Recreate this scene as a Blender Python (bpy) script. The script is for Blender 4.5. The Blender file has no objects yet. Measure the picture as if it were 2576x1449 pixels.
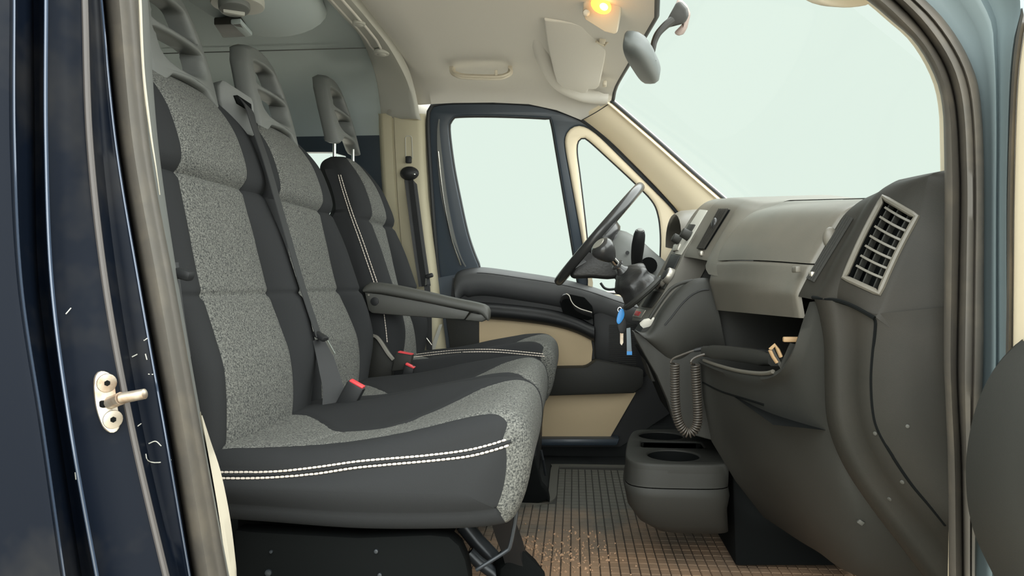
import bpy, bmesh, math, random
from mathutils import Vector, Matrix, Euler
from mathutils.bvhtree import BVHTree
from mathutils.geometry import tessellate_polygon

random.seed(7)
scene = bpy.context.scene
COL = scene.collection
PI = math.pi

# ------------------------------------------------------------------ camera
# world: X = forward of the van, Y = across the cab away from the camera, Z = up, cab floor at Z = 0
ZC = 0.66                       # camera height above the cab floor
F = 1850.0                      # focal length in pixels of the 2576 x 1449 frame
CX, CY = 1288.0, 724.5
YAW = math.atan(157.0 / F)
PITCH = math.atan(13.5 / F)
cam_data = bpy.data.cameras.new('camera')
cam_data.sensor_width = 36.0
cam_data.lens = F / 2576.0 * 36.0
cam_data.clip_start = 0.02
cam = bpy.data.objects.new('camera', cam_data)
COL.objects.link(cam)
cam.location = (0, 0, ZC)
cam.rotation_euler = (PI / 2 - PITCH, 0, YAW)
scene.camera = cam
RC = Euler((PI / 2 - PITCH, 0, YAW)).to_matrix()

# ------------------------------------------------------------------ sky, sun lamp as dome fill, exposure
world = bpy.data.worlds.new('overcast_sky')
scene.world = world
world.use_nodes = True
wn = world.node_tree
bg = wn.nodes['Background']
bg.inputs[0].default_value = (0.735, 0.852, 0.772, 1)
bg.inputs[1].default_value = 1.06
dome_fill_data = bpy.data.lights.new('sun', 'SUN')
dome_fill_data.energy = 13.5
dome_fill_data.angle = math.radians(150)  # very wide unseen dome lamp, added to brighten the cab inside
dome_fill_data.color = (0.97, 1.0, 0.99)
sun = bpy.data.objects.new('sun', dome_fill_data)  # added unseen lamp, stands in for dome fill
COL.objects.link(sun)
sun.rotation_euler = Vector((-0.38, 0.42, -0.78)).to_track_quat('-Z', 'Y').to_euler()
sun.location = (2, -3, 4)
vs = scene.view_settings
vs.view_transform = 'Standard'
vs.look = 'None'
vs.gamma = 1.0
vs.use_curve_mapping = False
vs.exposure = 0.0

# ------------------------------------------------------------------ helpers: points
def ray(px, py):
    return RC @ Vector(((px - CX) / F, (CY - py) / F, -1.0))
def P(px, py, d):
    r = ray(px, py)
    return r * (d / r.y)
def PX(px, py, x):
    r = ray(px, py)
    return r * (x / r.x)
def PZ(px, py, z):
    r = ray(px, py)
    return r * (z / r.z)
def PL(px, py, y0, slope):          # plane Y = y0 + slope * Z
    r = ray(px, py)
    return r * (y0 / (r.y - slope * r.z))
def V(*a):
    return Vector(a)
def lerp(a, b, t):
    return a + (b - a) * t
def smooth(a, b, x):
    t = max(0.0, min(1.0, (x - a) / (b - a)))
    return t * t * (3 - 2 * t)
def interp(tab, x):
    if x <= tab[0][0]:
        return tab[0][1]
    for (x0, y0), (x1, y1) in zip(tab, tab[1:]):
        if x <= x1:
            t = (x - x0) / (x1 - x0)
            return y0 + (y1 - y0) * t
    return tab[-1][1]
def sinterp(tab, x):                # monotone-ish cubic through the table
    n = len(tab)
    if x <= tab[0][0]:
        return tab[0][1]
    if x >= tab[-1][0]:
        return tab[-1][1]
    for i in range(n - 1):
        x0, y0 = tab[i]
        x1, y1 = tab[i + 1]
        if x <= x1:
            h = x1 - x0
            def sl(k):
                if k <= 0:
                    return (tab[1][1] - tab[0][1]) / (tab[1][0] - tab[0][0])
                if k >= n - 1:
                    return (tab[-1][1] - tab[-2][1]) / (tab[-1][0] - tab[-2][0])
                return (tab[k + 1][1] - tab[k - 1][1]) / (tab[k + 1][0] - tab[k - 1][0])
            t = (x - x0) / h
            m0, m1 = sl(i) * h, sl(i + 1) * h
            return (2*t**3 - 3*t*t + 1) * y0 + (t**3 - 2*t*t + t) * m0 + (-2*t**3 + 3*t*t) * y1 + (t**3 - t*t) * m1
def catmull(p0, p1, p2, p3, t):
    return 0.5 * ((2 * p1) + (p2 - p0) * t + (2 * p0 - 5 * p1 + 4 * p2 - p3) * t * t + (3 * p1 - p0 - 3 * p2 + p3) * t ** 3)
def spl(pts, n, closed=False):
    """n points along a Catmull-Rom curve, evenly spaced by length"""
    pts = [Vector(p) for p in pts]
    dense = []
    m = len(pts)
    segs = m if closed else m - 1
    for i in range(segs):
        if closed:
            a, b, c, d = pts[(i - 1) % m], pts[i], pts[(i + 1) % m], pts[(i + 2) % m]
        else:
            b, c = pts[i], pts[i + 1]
            a = pts[i - 1] if i > 0 else b * 2 - c
            d = pts[i + 2] if i + 2 < m else c * 2 - b
        for k in range(16):
            dense.append(catmull(a, b, c, d, k / 16))
    dense.append(pts[0] if closed else pts[-1])
    L = [0.0]
    for p, q in zip(dense, dense[1:]):
        L.append(L[-1] + (q - p).length)
    out = []
    j = 0
    cnt = n if closed else n - 1
    for i in range(n):
        s = L[-1] * i / cnt
        while j < len(L) - 2 and L[j + 1] < s:
            j += 1
        h = L[j + 1] - L[j]
        t = (s - L[j]) / h if h > 1e-12 else 0
        out.append(dense[j].lerp(dense[j + 1], t))
    return out
def poly(pts, n):
    """n points along a polyline, evenly spaced"""
    pts = [Vector(p) for p in pts]
    L = [0.0]
    for p, q in zip(pts, pts[1:]):
        L.append(L[-1] + (q - p).length)
    out = []
    j = 0
    for i in range(n):
        s = L[-1] * i / (n - 1)
        while j < len(L) - 2 and L[j + 1] < s:
            j += 1
        h = L[j + 1] - L[j]
        out.append(pts[j].lerp(pts[j + 1], (s - L[j]) / h if h > 1e-12 else 0))
    return out
def pxc(pts, d, n=None):
    c = [P(x, y, d) for x, y in pts]
    return spl(c, n) if n else c

# ------------------------------------------------------------------ helpers: meshes
class MB:
    """collects shapes that make up ONE part"""
    def __init__(s):
        s.v, s.f = [], []
    def add(s, verts, faces):
        o = len(s.v)
        s.v += [Vector(p) for p in verts]
        s.f += [tuple(i + o for i in f) for f in faces]
        return s
    def grid(s, rows, cu=False, cv=False):
        nr, nc = len(rows), len(rows[0])
        fs = []
        for i in range(nr if cu else nr - 1):
            for j in range(nc if cv else nc - 1):
                a, b = i * nc + j, i * nc + (j + 1) % nc
                c, d = ((i + 1) % nr) * nc + (j + 1) % nc, ((i + 1) % nr) * nc + j
                fs.append((a, b, c, d))
        return s.add([p for r in rows for p in r], fs)
    def tube(s, path, r, n=8, closed=False, cap=True):
        path = [Vector(p) for p in path]
        m = len(path)
        rows = []
        up = None
        for i, p in enumerate(path):
            if closed:
                t = path[(i + 1) % m] - path[i - 1]
            else:
                t = path[min(i + 1, m - 1)] - path[max(i - 1, 0)]
            t.normalize()
            if up is None:
                up = V(0, 0, 1) if abs(t.z) < 0.9 else V(1, 0, 0)
            u = (up - t * up.dot(t)).normalized()
            w = t.cross(u)
            up = u
            rr = r[i] if isinstance(r, (list, tuple)) else r
            rows.append([p + (u * math.cos(a) + w * math.sin(a)) * rr for a in (2 * PI * k / n for k in range(n))])
        o = len(s.v)
        s.grid(rows, cu=closed, cv=True)
        if cap and not closed:
            s.f.append(tuple(o + k for k in range(n))[::-1])
            s.f.append(tuple(o + (m - 1) * n + k for k in range(n)))
        return s
    def ribbon(s, path, widths, w, t):
        """strap: path points, width directions (one or a list), width w, thickness t"""
        path = [Vector(p) for p in path]
        m = len(path)
        rows = []
        for i, p in enumerate(path):
            wd = Vector(widths[i] if isinstance(widths, list) else widths)
            tg = (path[min(i + 1, m - 1)] - path[max(i - 1, 0)]).normalized()
            wd = (wd - tg * wd.dot(tg)).normalized()
            nn = tg.cross(wd).normalized()
            ww = w[i] if isinstance(w, list) else w
            a, b = wd * ww / 2, nn * t / 2
            rows.append([p - a - b, p + a - b, p + a + b, p - a + b])
        o = len(s.v)
        s.grid(rows, cv=True)
        s.f.append((o, o + 1, o + 2, o + 3)[::-1])
        e = o + (m - 1) * 4
        s.f.append((e, e + 1, e + 2, e + 3))
        return s
    def box(s, c, size, rot=None, r=0.0, seg=2):
        bm = bmesh.new()
        bmesh.ops.create_cube(bm, size=1.0)
        bmesh.ops.scale(bm, vec=size, verts=bm.verts)
        if r > 0:
            bmesh.ops.bevel(bm, geom=list(bm.edges), offset=r, segments=seg, profile=0.5, affect='EDGES')
        M = Matrix.Translation(Vector(c)) @ (rot.to_4x4() if rot is not None else Matrix.Identity(4))
        bmesh.ops.transform(bm, matrix=M, verts=bm.verts)
        s.addbm(bm)
        return s
    def addbm(s, bm):
        bm.verts.index_update()
        s.add([v.co.copy() for v in bm.verts], [tuple(v.index for v in f.verts) for f in bm.faces])
        bm.free()
    def cyl(s, a, b, r0, r1=None, n=20, bev=0.0):
        a, b = Vector(a), Vector(b)
        r1 = r0 if r1 is None else r1
        t = (b - a).normalized()
        if bev > 0:
            s.tube([a, a + t * 1e-5, a + t * bev * .3, a + t * bev, b - t * bev, b - t * bev * .3, b - t * 1e-5, b],
                   [1e-4, r0 - bev, r0 - bev * .3, r0, r1, r1 - bev * .3, r1 - bev, 1e-4], n)
        else:
            s.tube([a, b], [r0, r1], n)
        return s
    def ball(s, c, r, sc=(1, 1, 1), rot=None, seg=16):
        bm = bmesh.new()
        bmesh.ops.create_uvsphere(bm, u_segments=seg, v_segments=seg * 2 // 3, radius=r)
        bmesh.ops.scale(bm, vec=sc, verts=bm.verts)
        M = Matrix.Translation(Vector(c)) @ (rot.to_4x4() if rot is not None else Matrix.Identity(4))
        bmesh.ops.transform(bm, matrix=M, verts=bm.verts)
        s.addbm(bm)
        return s
    def slab(s, outline, vec, r=0.0, seg=2):
        """closed 3D outline (roughly planar) pushed along vec, edges rounded"""
        outline = [Vector(p) for p in outline]
        vec = Vector(vec)
        bm = bmesh.new()
        a = [bm.verts.new(p) for p in outline]
        b = [bm.verts.new(p + vec) for p in outline]
        n = len(a)
        try:
            bm.faces.new(a[::-1]); bm.faces.new(b)
            for i in range(n):
                bm.faces.new((a[i], a[(i + 1) % n], b[(i + 1) % n], b[i]))
        except ValueError:
            pass
        bmesh.ops.recalc_face_normals(bm, faces=bm.faces)
        if r > 0:
            ed = [e for e in bm.edges if len(e.link_faces) == 2 and e.calc_face_angle(0) > 0.6]
            bmesh.ops.bevel(bm, geom=ed, offset=r, segments=seg, profile=0.5, affect='EDGES', clamp_overlap=True)
        bmesh.ops.triangulate(bm, faces=[f for f in bm.faces if len(f.verts) > 4])
        s.addbm(bm)
        return s
    def bvh(s):
        return BVHTree.FromPolygons([tuple(p) for p in s.v], s.f)
    def build(s, name, mat, parent=None, sharp=35, flat=False):
        me = bpy.data.meshes.new(name)
        off = Vector((0, 0, ZC))
        base = parent['_base'] if parent is not None and '_base' in parent else None
        bx = Vector(base) if base is not None else Vector((0, 0, 0))
        me.from_pydata([tuple(p + off - bx) for p in s.v], [], s.f)
        me.validate()
        bm = bmesh.new(); bm.from_mesh(me)
        bmesh.ops.recalc_face_normals(bm, faces=bm.faces)
        bm.to_mesh(me); bm.free()
        if not flat:
            me.polygons.foreach_set('use_smooth', [True] * len(me.polygons))
            me.set_sharp_from_angle(angle=math.radians(sharp))
        me.materials.append(mat)
        ob = bpy.data.objects.new(name, me)
        COL.objects.link(ob)
        if parent is not None:
            ob.parent = parent
            ob['_base'] = tuple(bx)
        return ob
def hit(bvh, px, py, lift=0.0):
    d = ray(px, py).normalized()
    loc, nor, idx, dist = bvh.ray_cast(Vector((0, 0, 0)), d)
    k = 0
    while loc is None and k < 96:           # just off the edge: take the closest spot on the surface
        k += 1
        rr, aa = 1.5 * (1 + k // 12), k * PI / 6
        d = ray(px + rr * math.cos(aa), py + rr * math.sin(aa)).normalized()
        loc, nor, idx, dist = bvh.ray_cast(Vector((0, 0, 0)), d)
    if loc is None:
        return None
    if nor.dot(d) > 0:
        nor = -nor
    return loc + nor * lift, nor
def thing(name, base, label, cat, group=None):
    """Empty at the base (rel. coordinates) that parents the parts"""
    e = bpy.data.objects.new(name, None)
    COL.objects.link(e)
    b = Vector(base) + Vector((0, 0, ZC))
    e.location = b
    e.empty_display_size = 0.05
    e['label'] = label
    e['category'] = cat
    e['_base'] = tuple(b)
    if group:
        e['group'] = group
    return e
def setting(name, base, label):
    e = bpy.data.objects.new(name, None)
    COL.objects.link(e)
    b = Vector(base) + Vector((0, 0, ZC))
    e.location = b
    e.empty_display_size = 0.05
    e['kind'] = 'structure'
    e['label'] = label
    e['_base'] = tuple(b)
    return e
def struct(ob, label):
    ob['kind'] = 'structure'
    ob['label'] = label
    return ob
def tag(ob, label, cat, group=None):
    ob['label'] = label
    ob['category'] = cat
    if group:
        ob['group'] = group
    return ob
def plate(outer, holes, fmap, w0, w1, bev=0.0, steps=2, bk=0.0):
    """plate with holes from 2-D outlines (pixels); fmap(x, y, w) -> 3-D point; w0 back, w1 front"""
    loops = [outer] + list(holes)
    def inset(lp, amt, hole):
        n = len(lp)
        area = sum(lp[i][0] * lp[(i + 1) % n][1] - lp[(i + 1) % n][0] * lp[i][1] for i in range(n))
        sg = 1 if area > 0 else -1
        if hole:
            sg = -sg
        out = []
        for i in range(n):
            a, b, c = Vector(lp[i - 1]), Vector(lp[i]), Vector(lp[(i + 1) % n])
            t = ((b - a).normalized() + (c - b).normalized())
            if t.length < 1e-9:
                t = b - a
            t.normalize()
            nrm = Vector((-t.y, t.x)) * sg
            out.append(b + nrm * amt)
        return out
    verts, faces = [], []
    rings = []
    for li, lp in enumerate(loops):
        stack = []
        lay = [(0.0, w0)]
        if bk > 0 and li == 0:
            lay = [(bk, w0), (bk * .35, w0 + bk * .3), (0.0001, w0 + bk)]
        if bev > 0:
            for k in range(steps + 1):
                a = PI / 2 * k / steps
                lay.append((bev * (1 - math.cos(a)), w1 - (w1 - w0) * 0.0 - (1 - math.sin(a)) * BEVW[0]))
        else:
            lay.append((0.0, w1))
        for amt, w in lay:
            q = inset(lp, amt, li > 0) if amt > 0 else [Vector(p) for p in lp]
            idx = []
            for p in q:
                idx.append(len(verts)); verts.append(fmap(p.x, p.y, w))
            stack.append((idx, q))
        for (i0, _), (i1, _) in zip(stack, stack[1:]):
            n = len(i0)
            for k in range(n):
                faces.append((i0[k], i0[(k + 1) % n], i1[(k + 1) % n], i1[k]))
        rings.append((stack[0], stack[-1]))
    for which in (0, 1):
        lists = [[Vector((p.x, p.y, 0)) for p in r[which][1]] for r in rings]
        flat = [i for r in rings for i in r[which][0]]
        for t in tessellate_polygon(lists):
            faces.append(tuple(flat[i] for i in t))
    return verts, faces
BEVW = [0.006]
def smooth_loop(pts, n):
    return [(p.x, p.y) for p in spl([V(x, y, 0) for x, y in pts], n, closed=True)]
def split_field(verts, faces, f):
    """cut a mesh along f = 0 -> (positive side, negative side)"""
    out = []
    for sgn in (1, -1):
        nv, nf, mp = [], [], {}
        def vid(i):
            if i not in mp:
                mp[i] = len(nv); nv.append(verts[i])
            return mp[i]
        def eid(i, j):
            k = (min(i, j), max(i, j), 'e')
            if k not in mp:
                a, b = f[k[0]], f[k[1]]
                mp[k] = len(nv); nv.append(verts[k[0]].lerp(verts[k[1]], a / (a - b)))
            return mp[k]
        for fc in faces:
            s = [f[i] * sgn for i in fc]
            if all(x <= 0 for x in s):
                continue
            if all(x >= 0 for x in s):
                nf.append(tuple(vid(i) for i in fc)); continue
            pl = []
            n = len(fc)
            for k in range(n):
                i, j = fc[k], fc[(k + 1) % n]
                if s[k] >= 0:
                    pl.append(vid(i))
                if (s[k] > 0 and s[(k + 1) % n] < 0) or (s[k] < 0 and s[(k + 1) % n] > 0):
                    pl.append(eid(i, j))
            pl = [p for q, p in enumerate(pl) if p != pl[q - 1]]
            if len(pl) >= 3:
                nf.append(tuple(pl))
        m = MB(); m.v, m.f = nv, nf
        out.append(m)
    return out
def vnormals(verts, faces):
    nn = [Vector((0, 0, 0)) for _ in verts]
    for f in faces:
        a, b, c = verts[f[0]], verts[f[1]], verts[f[-1]]
        n = (b - a).cross(c - a)
        for i in f:
            nn[i] += n
    return [n.normalized() if n.length > 0 else Vector((0, 0, 1)) for n in nn]

# ------------------------------------------------------------------ materials
def srgb(r, g, b):
    f = lambda c: (c / 255 / 12.92) if c / 255 <= 0.04045 else ((c / 255 + 0.055) / 1.055) ** 2.4
    return (f(r), f(g), f(b), 1)
def mat(name, col, rough=0.6, metal=0.0, bump=None, var=None, coat=0.0, spec=0.5, sheen=0.0, emit=None, speck=None):
    m = bpy.data.materials.new(name)
    m.use_nodes = True
    nt = m.node_tree
    b = nt.nodes['Principled BSDF']
    b.inputs['Base Color'].default_value = col
    b.inputs['Roughness'].default_value = rough
    b.inputs['Metallic'].default_value = metal
    b.inputs['Specular IOR Level'].default_value = spec
    b.inputs['Coat Weight'].default_value = coat
    b.inputs['Coat Roughness'].default_value = 0.06
    if sheen:
        b.inputs['Sheen Weight'].default_value = sheen
        b.inputs['Sheen Roughness'].default_value = 0.5
    if emit:
        b.inputs['Emission Color'].default_value = emit[0]
        b.inputs['Emission Strength'].default_value = emit[1]
    tc = None
    def coords():
        nonlocal tc
        if tc is None:
            tc = nt.nodes.new('ShaderNodeTexCoord')
        return tc.outputs['Object']
    def noise(scale, detail=2.0, rough_=0.5):
        n = nt.nodes.new('ShaderNodeTexNoise')
        n.inputs['Scale'].default_value = scale
        n.inputs['Detail'].default_value = detail
        n.inputs['Roughness'].default_value = rough_
        nt.links.new(coords(), n.inputs['Vector'])
        return n
    colsock = None
    if speck:                       # (scale, dark, light, lo, hi): two-tone woven speckle
        n = noise(speck[0], 2.5, 0.6)
        r = nt.nodes.new('ShaderNodeValToRGB')
        r.color_ramp.elements[0].position = speck[3]
        r.color_ramp.elements[0].color = speck[1]
        r.color_ramp.elements[1].position = speck[4]
        r.color_ramp.elements[1].color = speck[2]
        nt.links.new(n.outputs['Fac'], r.inputs['Fac'])
        colsock = r.outputs['Color']
        nt.links.new(colsock, b.inputs['Base Color'])
    if var:                         # (scale, other colour, lo, hi): blotches of wear, dust
        n = noise(var[0], 4.0, 0.6)
        r = nt.nodes.new('ShaderNodeMapRange')
        r.inputs[1].default_value = var[2]
        r.inputs[2].default_value = var[3]
        nt.links.new(n.outputs['Fac'], r.inputs[0])
        mx = nt.nodes.new('ShaderNodeMix')
        mx.data_type = 'RGBA'
        nt.links.new(r.outputs[0], mx.inputs[0])
        if colsock:
            nt.links.new(colsock, mx.inputs[6])
        else:
            mx.inputs[6].default_value = col
        mx.inputs[7].default_value = var[1]
        nt.links.new(mx.outputs[2], b.inputs['Base Color'])
    if bump:                        # (scale, strength, distance)
        n = noise(bump[0], 3.0)
        bp = nt.nodes.new('ShaderNodeBump')
        bp.inputs['Strength'].default_value = bump[1]
        bp.inputs['Distance'].default_value = bump[2]
        nt.links.new(n.outputs['Fac'], bp.inputs['Height'])
        nt.links.new(bp.outputs['Normal'], b.inputs['Normal'])
    return m
def glass_mat(name, tint, gloss=0.012):
    m = bpy.data.materials.new(name)
    m.use_nodes = True
    nt = m.node_tree
    nt.nodes.remove(nt.nodes['Principled BSDF'])
    out = nt.nodes['Material Output']
    tr = nt.nodes.new('ShaderNodeBsdfTransparent'); tr.inputs[0].default_value = tint
    gl = nt.nodes.new('ShaderNodeBsdfGlossy'); gl.inputs['Roughness'].default_value = 0.02
    fr = nt.nodes.new('ShaderNodeFresnel'); fr.inputs['IOR'].default_value = 1.35
    mu = nt.nodes.new('ShaderNodeMath'); mu.operation = 'MULTIPLY'; mu.inputs[1].default_value = gloss
    mx = nt.nodes.new('ShaderNodeMixShader')
    nt.links.new(fr.outputs[0], mu.inputs[0])
    nt.links.new(mu.outputs[0], mx.inputs[0])
    nt.links.new(tr.outputs[0], mx.inputs[1]); nt.links.new(gl.outputs[0], mx.inputs[2])
    nt.links.new(mx.outputs[0], out.inputs['Surface'])
    return m
M = {}
M['paint'] = mat('navy_paint', srgb(10, 16, 26), 0.45, 0.0, coat=0.0, spec=0.10, var=(6, srgb(44, 43, 42), 0.5, 0.8))
M['edge_highlight'] = mat('navy_edge_highlight', srgb(60, 72, 90), 0.12, 0.3, coat=1.0)
M['dash_mid'] = mat('dash_end_plastic', srgb(37, 36, 32), 0.55, spec=0.25, bump=(900, 0.25, 0.0008), var=(6, srgb(46, 43, 38), 0.4, 0.8))
M['door_plastic'] = mat('door_trim_plastic', srgb(66, 67, 68), 0.55, bump=(900, 0.2, 0.0008))
M['armrest'] = mat('armrest_plastic', srgb(72, 72, 68), 0.5, bump=(700, 0.2, 0.0008))
M['beige_post'] = mat('beige_post_trim', srgb(178, 170, 144), 0.6, bump=(700, 0.15, 0.0008))
M['frame'] = mat('door_frame_paint', srgb(50, 60, 70), 0.42, coat=0.1)
M['pillar'] = mat('dusty_pillar_paint', srgb(118, 132, 136), 0.5, coat=0.1)
M['rubber'] = mat('seal_rubber', srgb(80, 76, 70), 0.5, bump=(90, 0.1, 0.002), var=(14, srgb(100, 93, 82), 0.45, 0.75))
M['rubber_dark'] = mat('dark_rubber', srgb(40, 42, 44), 0.6)
M['dash'] = mat('dash_plastic', srgb(92, 89, 81), 0.42, bump=(900, 0.25, 0.0008), var=(6, srgb(104, 99, 90), 0.4, 0.8))
M['dash_dark'] = mat('dark_plastic', srgb(46, 46, 43), 0.6, spec=0.3, bump=(900, 0.2, 0.0008))
M['black'] = mat('black_plastic', srgb(34, 35, 36), 0.5, spec=0.35)
M['void'] = mat('black_plastic_and_shade', srgb(14, 16, 16), 0.85, spec=0.1)
M['gloss'] = mat('smooth_black_plastic', srgb(50, 50, 50), 0.25)
M['silver'] = mat('silver_trim', srgb(170, 165, 155), 0.35, 0.6)
M['chrome'] = mat('chrome', srgb(210, 210, 205), 0.15, 1.0)
M['steel'] = mat('galvanised_steel', srgb(190, 180, 165), 0.4, 0.8, var=(30, srgb(150, 115, 85), 0.5, 0.75))
M['darksteel'] = mat('dark_painted_steel', srgb(52, 56, 60), 0.35, 0.3)
M['beige'] = mat('beige_trim', srgb(240, 225, 196), 0.6, bump=(700, 0.15, 0.0008))
M['beige2'] = mat('beige_door_insert', srgb(210, 188, 152), 0.7, bump=(500, 0.15, 0.0008))
M['liner'] = mat('headliner_cloth', srgb(220, 216, 208), 0.9, bump=(800, 0.3, 0.001))
M['liner_shaded'] = mat('shaded_lining', srgb(172, 182, 182), 0.9, bump=(600, 0.2, 0.001))  # headliner colour darkened to hold the shade behind the seats
M['linerplast'] = mat('headliner_plastic', srgb(205, 196, 178), 0.6)
M['rail'] = mat('roof_rail_plastic', srgb(178, 177, 168), 0.6, bump=(700, 0.1, 0.0008))
M['fab'] = mat('speckled_seat_fabric', srgb(150, 150, 142), 0.95, speck=(330, srgb(44, 46, 46), srgb(122, 122, 116), 0.34, 0.68), bump=(330, 0.5, 0.0015))
M['fab2'] = mat('dense_speckled_seat_fabric', srgb(120, 120, 114), 0.95, speck=(420, srgb(44, 46, 46), srgb(122, 122, 116), 0.36, 0.66), bump=(420, 0.5, 0.0012))
M['dfab'] = mat('charcoal_seat_fabric', srgb(45, 46, 47), 0.9, spec=0.15, bump=(700, 0.3, 0.0008))
M['thread'] = mat('pale_thread', srgb(214, 202, 190), 0.8)
M['head'] = mat('headrest_plastic', srgb(108, 110, 107), 0.55, bump=(700, 0.2, 0.0008))
M['belt'] = mat('belt_webbing', srgb(44, 45, 46), 0.7, bump=(600, 0.3, 0.001))
M['red'] = mat('red_button', srgb(225, 70, 75), 0.4)
M['mat'] = mat('mat_rubber', srgb(116, 108, 96), 0.75, bump=(200, 0.2, 0.001), var=(3.0, srgb(176, 146, 116), 0.42, 0.62))
def dust_and_light(m, col, y0, y1):
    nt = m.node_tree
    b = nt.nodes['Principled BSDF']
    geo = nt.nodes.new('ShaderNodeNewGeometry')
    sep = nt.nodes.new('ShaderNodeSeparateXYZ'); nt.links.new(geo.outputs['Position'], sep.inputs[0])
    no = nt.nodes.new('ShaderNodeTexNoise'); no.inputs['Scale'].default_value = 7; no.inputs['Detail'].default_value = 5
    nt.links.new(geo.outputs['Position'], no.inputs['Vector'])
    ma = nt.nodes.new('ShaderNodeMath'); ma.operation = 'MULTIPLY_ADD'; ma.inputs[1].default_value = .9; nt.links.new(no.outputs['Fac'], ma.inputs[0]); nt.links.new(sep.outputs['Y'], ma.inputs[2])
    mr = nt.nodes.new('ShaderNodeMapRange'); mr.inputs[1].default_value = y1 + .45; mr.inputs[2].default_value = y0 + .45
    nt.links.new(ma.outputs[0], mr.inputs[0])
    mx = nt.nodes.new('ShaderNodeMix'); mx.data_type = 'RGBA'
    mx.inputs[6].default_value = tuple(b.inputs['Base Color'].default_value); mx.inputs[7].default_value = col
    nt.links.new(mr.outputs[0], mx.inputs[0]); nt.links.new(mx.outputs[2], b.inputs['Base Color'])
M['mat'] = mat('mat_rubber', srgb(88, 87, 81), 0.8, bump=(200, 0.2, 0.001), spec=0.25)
dust_and_light(M['mat'], srgb(156, 128, 103), 1.62, 2.15)  # brown dust with the warm light from the door painted in
M['matbase'] = mat('mat_rubber_groove', srgb(44, 43, 40), 0.85)
M['floor'] = mat('floor_lining', srgb(40, 42, 42), 0.9, spec=0.2)
M['dirt'] = mat('dirt_crumbs', srgb(186, 152, 122), 0.9)
M['glass'] = glass_mat('window_glass', (0.985, 0.99, 0.985, 1))
M['screen'] = glass_mat('windscreen_glass', (0.97, 0.98, 0.97, 1))
M['blue'] = mat('blue_plastic', srgb(60, 150, 225), 0.4)
M['grey'] = mat('grey_strap', srgb(130, 140, 145), 0.7)
M['lamp'] = mat('warm_lamp_lens', srgb(255, 190, 90), 0.3, emit=((1.0, 0.36, 0.05, 1), 3.0))
M['bulb'] = mat('lamp_bulb', srgb(255, 220, 150), 0.3, emit=((1.0, 0.72, 0.28, 1), 6.0))
M['white'] = mat('white_paper', srgb(182, 178, 168), 0.8)
M['ground'] = mat('pale_paving', srgb(190, 182, 168), 0.9)
M['mirrorback'] = mat('mirror_housing_plastic', srgb(92, 96, 95), 0.5)
M['cream'] = mat('cream_post_trim', srgb(192, 184, 166), 0.6)
M['pinkgrey'] = mat('pinkish_grey_plastic', srgb(128, 112, 104), 0.6)
M['leather'] = mat('black_leather', srgb(34, 34, 34), 0.38, bump=(160, 0.3, 0.002))
M['cable'] = mat('bronze_grey_cable', srgb(66, 61, 55), 0.35)
M['brown_highlight'] = mat('brown_edge_highlight', srgb(78, 74, 72), 0.5)  # wide brown highlight on the post, painted as a flat colour
M['mirror'] = mat('mirror_glass', srgb(200, 210, 210), 0.05, 1.0)
M['wood'] = mat('worn_tan_plastic', srgb(150, 122, 88), 0.6)
# ================================================================== SETTING
m = MB(); m.cyl((0, 2, -1.16), (0, 2, -1.12), 14, n=64)
struct(m.build('ground', M['ground']), 'pale paving under and around the van')
m = MB(); m.box((-0.8, 1.88, -0.68), (3.6, 1.86, 0.04))
struct(m.build('floor', M['floor']), 'dark lined cab floor under the rubber mat')

m = MB(); m.box((.1, 2.83, -.60), (1.9, .06, .13), r=.01)
struct(m.build('baseboard_left', M['floor']), 'dark sill below the driver door')
m = MB(); m.slab([P(1600, 770, 2.83), P(2300, 700, 2.83), P(2300, 1300, 2.83), P(1480, 1300, 2.83), P(1530, 1110, 2.83)], (0, .03, 0)); struct(m.build('trim_3', M['floor']), 'dark footwell side panel ahead of the driver door')
# ---- headliner over the cab
def roof_row(xe, ye, ze, xc, zc, n=15):
    far = [V(xe, ye, ze), V(lerp(xe, xc, .04), ye - .045, lerp(ze, zc, .55)), V(lerp(xe, xc, .15), ye - .13, lerp(ze, zc, .84)),
           V(lerp(xe, xc, .5), ye - .36, lerp(ze, zc, .96)), V(xc, 1.88, zc)]
    near = [V(p.x, 3.76 - p.y, p.z) for p in far]
    a = spl(far, n)
    b = spl(near, n)
    return a + b[::-1][1:]
ceil = []
for (px, py, d, xc, zc) in ((1000, 268, 2.72, -.66, .765), (1030, 262, 2.72, -.60, .76), (1056, 264, 2.70, -.56, .745), (1085, 262, 2.665, -.52, .724), (1140, 259, 2.67, -.45, .722), (1240, 258, 2.67, -.28, .722),
                            (1330, 262, 2.67, -.14, .718), (1400, 277, 2.67, -.03, .708), (1462, 302, 2.68, .07, .695), (1500, 281, 2.64, .14, .683), (1537, 257, 2.60, .2, .668)):
    e = P(px, py, d)
    ceil.append(roof_row(e.x, e.y, e.z, xc, zc))
m = MB(); m.grid(ceil)
up = [[p + V(0, 0, .035) for p in r] for r in ceil]
m.grid(up)
m.grid([ceil[-1], up[-1]]); m.grid([ceil[0], up[0]])
m.grid([[r[0] for r in ceil], [r[0] for r in up]]); m.grid([[r[-1] for r in ceil], [r[-1] for r in up]])
ceiling = setting('ceiling', (-.2, 1.88, .7), 'pale cloth headliner over the cab')
headliner = m.build('headliner', M['liner'], ceiling)
ceil_bvh = m.bvh()
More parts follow.
